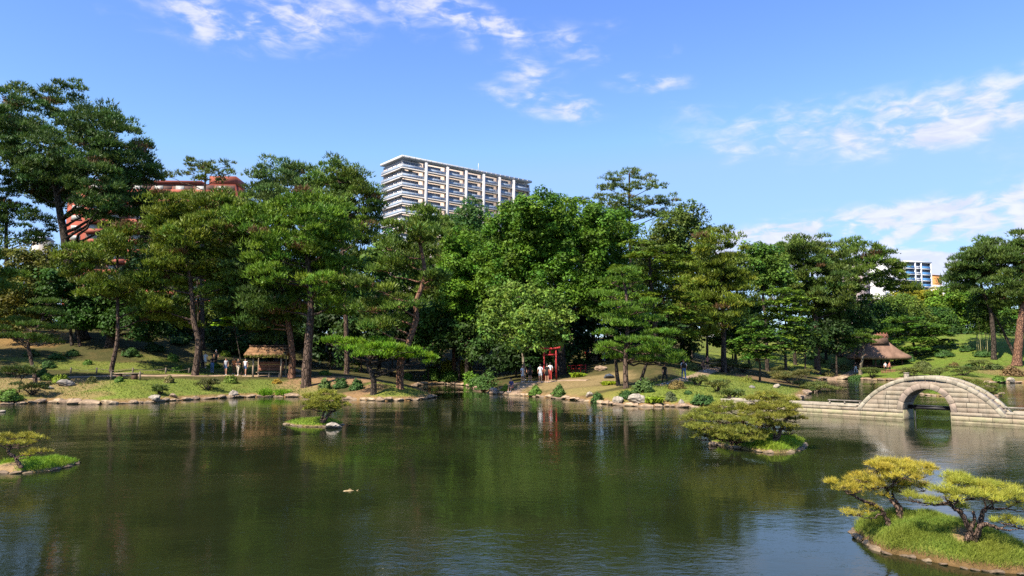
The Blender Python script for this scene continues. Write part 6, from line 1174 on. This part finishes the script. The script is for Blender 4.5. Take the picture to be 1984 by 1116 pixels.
# ------------------------------------------------------------------ people
SKIN = mat('skin', (.52, .27, .17), .6, .3, .08, 3)
HAIRM = mat('hair', (.03, .02, .017), .6, .4, .2, 9)
CL = lambda n, c: mat('cloth_' + n, c, .85, .15, .12, 6)
COLS = {'white': (.78, .77, .76), 'black': (.018, .018, .02), 'grey': (.42, .42, .45), 'denim': (.08, .12, .22), 'beige': (.55, .46, .36), 'navy': (.06, .07, .20), 'blue': (.10, .30, .62), 'coral': (.62, .22, .15), 'orange': (.65, .24, .08), 'brown': (.16, .08, .05), 'jeans': (.10, .17, .33), 'red': (.5, .06, .05)}
def person(px, py, label, top, bottom, legs='skin', pose='stand', yaw=0.0, h=1.66, hair='dark', D=None, z=None, sleeve=.45, hat=None, extra=None, arms='down', shoes='white'):
    p = hit(px, py) if D is None else np.array([*at(px, py, D)[:2], 0.0])
    if D is not None: p[2] = H(p[0], p[1])
    if z is not None: p[2] = z
    k = h / 1.70
    J = {'pel': (0, 0, .93), 'sp': (0, 0, 1.12), 'ch': (0, -.01, 1.32), 'nk': (0, 0, 1.47), 'hd': (0, -.02, 1.56), 'tp': (0, 0, 1.655)}
    R_ = {'pel': .145, 'sp': .125, 'ch': .135, 'nk': .055, 'hd': .085, 'tp': .07}
    E = [('pel', 'sp'), ('sp', 'ch'), ('ch', 'nk'), ('nk', 'hd'), ('hd', 'tp')]
    for s, n in ((-1, 'L'), (1, 'R')):
        st = {'stand': .03 * s, 'walk': .16 * s, 'sit': 0}[pose]
        J['hip' + n] = (s * .09, 0, .86); J['kn' + n] = (s * .10, -st * .9 - .02, .49); J['an' + n] = (s * .105, -st * 1.1 + (.06 if s < 0 and pose == 'walk' else 0), .09); J['to' + n] = (s * .12, J['an' + n][1] - .15, .045)
        if pose == 'sit': J['kn' + n] = (s * .13, -.42, .92); J['an' + n] = (s * .12, -.50, .52); J['to' + n] = (s * .13, -.64, .46)
        J['sh' + n] = (s * .175, 0, 1.40); J['el' + n] = (s * .235, .03, 1.14); J['wr' + n] = (s * .23, -.06, .91); J['ha' + n] = (s * .225, -.09, .83)
        if arms == 'hold' or (arms == 'hold1' and s > 0): J['el' + n] = (s * .23, -.02, 1.15); J['wr' + n] = (s * .10, -.22, 1.14); J['ha' + n] = (s * .04, -.27, 1.16)
        if arms == 'face': J['el' + n] = (s * .25, -.14, 1.22); J['wr' + n] = (s * .10, -.16, 1.46); J['ha' + n] = (s * .06, -.15, 1.53)
        if pose == 'sit': J['el' + n] = (s * .24, -.14, 1.14); J['wr' + n] = (s * .16, -.34, 1.02); J['ha' + n] = (s * .13, -.42, 1.0)
        for a, r in (('hip', .09), ('kn', .062), ('an', .042), ('to', .035), ('sh', .058), ('el', .043), ('wr', .03), ('ha', .036)): R_[a + n] = r
        E += [('pel', 'hip' + n), ('hip' + n, 'kn' + n), ('kn' + n, 'an' + n), ('an' + n, 'to' + n), ('ch', 'sh' + n), ('sh' + n, 'el' + n), ('el' + n, 'wr' + n), ('wr' + n, 'ha' + n)]
    names = list(J); idx = {n: i for i, n in enumerate(names)}
    if pose == 'sit':
        for n in ('pel', 'sp', 'ch', 'nk', 'hd', 'tp'): x, y, z_ = J[n]; J[n] = (x, y - .32 * max(z_ - .93, 0), z_)
        for n in names:
            if n[:2] in ('sh',): x, y, z_ = J[n]; J[n] = (x, y - .15, z_)
    me = bpy.data.meshes.new('skeleton'); me.from_pydata([Vector(J[n]) for n in names], [(idx[a], idx[b]) for a, b in E], [])
    o = bpy.data.objects.new('person', me); COL.objects.link(o); o.modifiers.new('s', 'SKIN'); ss = o.modifiers.new('u', 'SUBSURF'); ss.levels = ss.render_levels = 1
    for n in names:
        sv = me.skin_vertices[0].data[idx[n]]; fx = 1.15 if n in ('pel', 'sp', 'ch') else 1.0; sv.radius = (R_[n] * fx, R_[n] * (.82 if n in ('pel', 'sp', 'ch') else 1)); sv.use_root = (n == 'pel')
    return dict(o=o, J=J, E=E, p=p, k=k, yaw=yaw, label=label, top=top, bottom=bottom, legs=legs, sleeve=sleeve, hair=hair, hat=hat, extra=extra, shoes=shoes, pose=pose)
def finish_people(ps):
    bpy.context.view_layer.update(); dg = bpy.context.evaluated_depsgraph_get(); res = []
    for d in ps: res.append(bpy.data.meshes.new_from_object(d['o'].evaluated_get(dg)))
    for d, me in zip(ps, res):
        old = d['o']; oldm = old.data; bpy.data.objects.remove(old); bpy.data.meshes.remove(oldm); J = {n: np.array(v) for n, v in d['J'].items()}
        ml = [SKIN, CL(d['top'], COLS[d['top']]), CL(d['bottom'], COLS[d['bottom']]), CL(d['shoes'], COLS[d['shoes']])]; me.materials.clear()
        for m in ml: me.materials.append(m)
        nf = len(me.polygons); cen = np.zeros(nf * 3); me.polygons.foreach_get('center', cen); cen = cen.reshape(-1, 3); best = np.full(nf, 9.); mi = np.zeros(nf, np.int32)
        for a, b in d['E']:
            A, B = J[a], J[b]; ab = B - A; t = np.clip((cen - A) @ ab / (ab @ ab), 0, 1); dist = np.linalg.norm(cen - A - t[:, None] * ab, axis=1)
            if a in ('pel',) and b == 'sp': m = np.where(t < .5, 2, 1)
            elif a in ('sp',) or (a == 'ch'): m = np.where((b == 'nk') & (t > .75), 0, 1)
            elif a == 'pel': m = np.full(nf, 2)
            elif a.startswith('hip'): m = np.where((t < .55) | (d['legs'] == 'long'), 2, 0)
            elif a.startswith('kn'): m = np.where(t > .93, 3, 2 if d['legs'] == 'long' else 0)
            elif a.startswith('an'): m = np.full(nf, 3)
            elif a.startswith('sh'): m = np.where(t < d['sleeve'] * 1.6, 1, 0)
            else: m = np.zeros(nf, int)
            c = dist < best; best = np.where(c, dist, best); mi = np.where(c, m, mi)
        me.polygons.foreach_set('material_index', mi.astype(np.int32)); me.polygons.foreach_set('use_smooth', np.ones(nf, bool))
        t = thing('person', d['p'], d['label'], 'person', 'garden visitors'); t.rotation_euler = (0, 0, d['yaw']); t.scale = (d['k'],) * 3
        dz = -.50 if d['pose'] == 'sit' else 0
        b = obj('body', me, None, t); b.location = (0, 0, dz - .01)
        hd = J['hd']; hb = bmesh.new(); bmesh.ops.create_icosphere(hb, subdivisions=2, radius=1)
        for v in hb.verts:
            c = np.array(v.co); w = np.array([.098, .108, .118]); q = c * w
            if q[1] < -.02 and q[2] < .045: q = q * .55                    # open at the face
            if d['hair'] == 'long' and q[1] > .0 and q[2] < 0: q[2] *= 2.4
            v.co = q
        hm = bpy.data.meshes.new('hair'); hb.to_mesh(hm); hb.free(); hm.materials.append(CL(d['hat'], COLS[d['hat']]) if d['hat'] else HAIRM); hm.polygons.foreach_set('use_smooth', np.ones(len(hm.polygons), bool))
        x = obj('hat' if d['hat'] else 'hair', hm, None, t); x.location = (hd[0], hd[1] + .015, hd[2] + .045 + dz)
        nb = MB(); nb.tube([hd + np.array([0, -.082, .03]), hd + np.array([0, -.105, -.01]), hd + np.array([0, -.085, -.02])], [.01, .016, .01], 6); nb.build('nose', SKIN, t, (0, 0, -dz))
        if d['extra']:
            e = MB(); c_ = J['ch'] + np.array([0, .19, -.08 + dz]); e.box(c_, np.eye(3), (-.15, -.09, -.24), (.15, .09, .2)); eo = e.build('backpack', CL('black', COLS['black']), t); md = eo.modifiers.new('b', 'BEVEL'); md.width = .06; md.segments = 3
PI = math.pi
PEOPLE = [person(397, 714, 'walker in white shirt and white shorts beside the pine trunk', 'white', 'white', yaw=.2, pose='walk'),
 person(418, 709, 'walker in black with a white cap, farthest up the slope on the left', 'black', 'black', 'long', 'walk', .1, hat='white', sleeve=.3),
 person(411, 722, 'walker in dark shirt and blue jeans carrying something', 'black', 'jeans', 'long', 'walk', .3, arms='hold'),
 person(437, 727, 'walker in grey top and denim shorts on the left path', 'grey', 'denim', 'skin', 'walk', .1, hair='long', sleeve=.1),
 person(453, 726, 'walker in an orange top half hidden behind the person in black top', 'orange', 'brown', 'long', 'stand', 0),
 person(461, 728, 'walker in black top and beige trousers on the left path', 'black', 'beige', 'long', 'walk', -.1, arms='hold'),
 person(475, 728, 'walker in white top and denim shorts nearest the shelter', 'white', 'denim', 'skin', 'walk', 0, hair='long', sleeve=.1),
 person(992, 759, 'seated person in blue on the waterside steps', 'navy', 'coral', 'skin', 'sit', -.5, sleeve=.4),
 person(1012, 741, 'visitor in white dress-like top at the left of the gate group', 'white', 'white', 'skin', 'stand', .9, hair='long'),
 person(1016, 737, 'visitor mostly hidden behind the one in the white top', 'brown', 'black', 'skin', 'stand', .2),
 person(1027, 740.5, 'visitor in black top and shorts with bare legs', 'black', 'black', 'skin', 'stand', PI + .3, hair='long'),
 person(1047, 741, 'visitor in white shirt and white shorts seen from behind', 'white', 'white', 'skin', 'stand', PI, h=1.72),
 person(1060, 742.5, 'tall visitor in black shirt and black shorts at the gate', 'black', 'black', 'skin', 'stand', PI - .2, h=1.8),
 person(1066, 738, 'visitor in white standing under the red gate', 'white', 'red', 'long', 'stand', PI, h=1.75),
 person(1139, 700, 'visitor in blue on the stone stairs', 'blue', 'black', 'long', 'stand', PI, sleeve=.6),
 person(1170, 700, 'visitor in white right of the stone stairs', 'white', 'grey', 'long', 'stand', PI + .4),
 person(1288, 745, 'visitor dressed all in black in the shade beside the path', 'black', 'black', 'long', 'walk', .4),
 person(1325, 736, 'man in white shirt and blue jeans with a black backpack', 'white', 'jeans', 'long', 'walk', PI, h=1.72, extra=1),
 person(1371, 717, 'girl in coral top and black shorts with hands to her face', 'coral', 'black', 'skin', 'stand', 0, h=1.6, hair='long', arms='face', sleeve=.1),
 person(1361, 719, 'crouching person in brown beside the girl in coral', 'brown', 'black', 'skin', 'sit', .3, sleeve=.2),
 person(1658, 722, 'person in dark top and white trousers left of the pavilion', 'black', 'white', 'long', 'walk', .2),
 person(1716, 722, 'person in white on the pavilion deck, left one', 'white', 'black', 'long', 'stand', 0, D=114.2, z=.95),
 person(1724, 722, 'person in coral on the pavilion deck, right one', 'coral', 'black', 'long', 'stand', .3, D=114.2, z=.95)]
finish_people(PEOPLE)
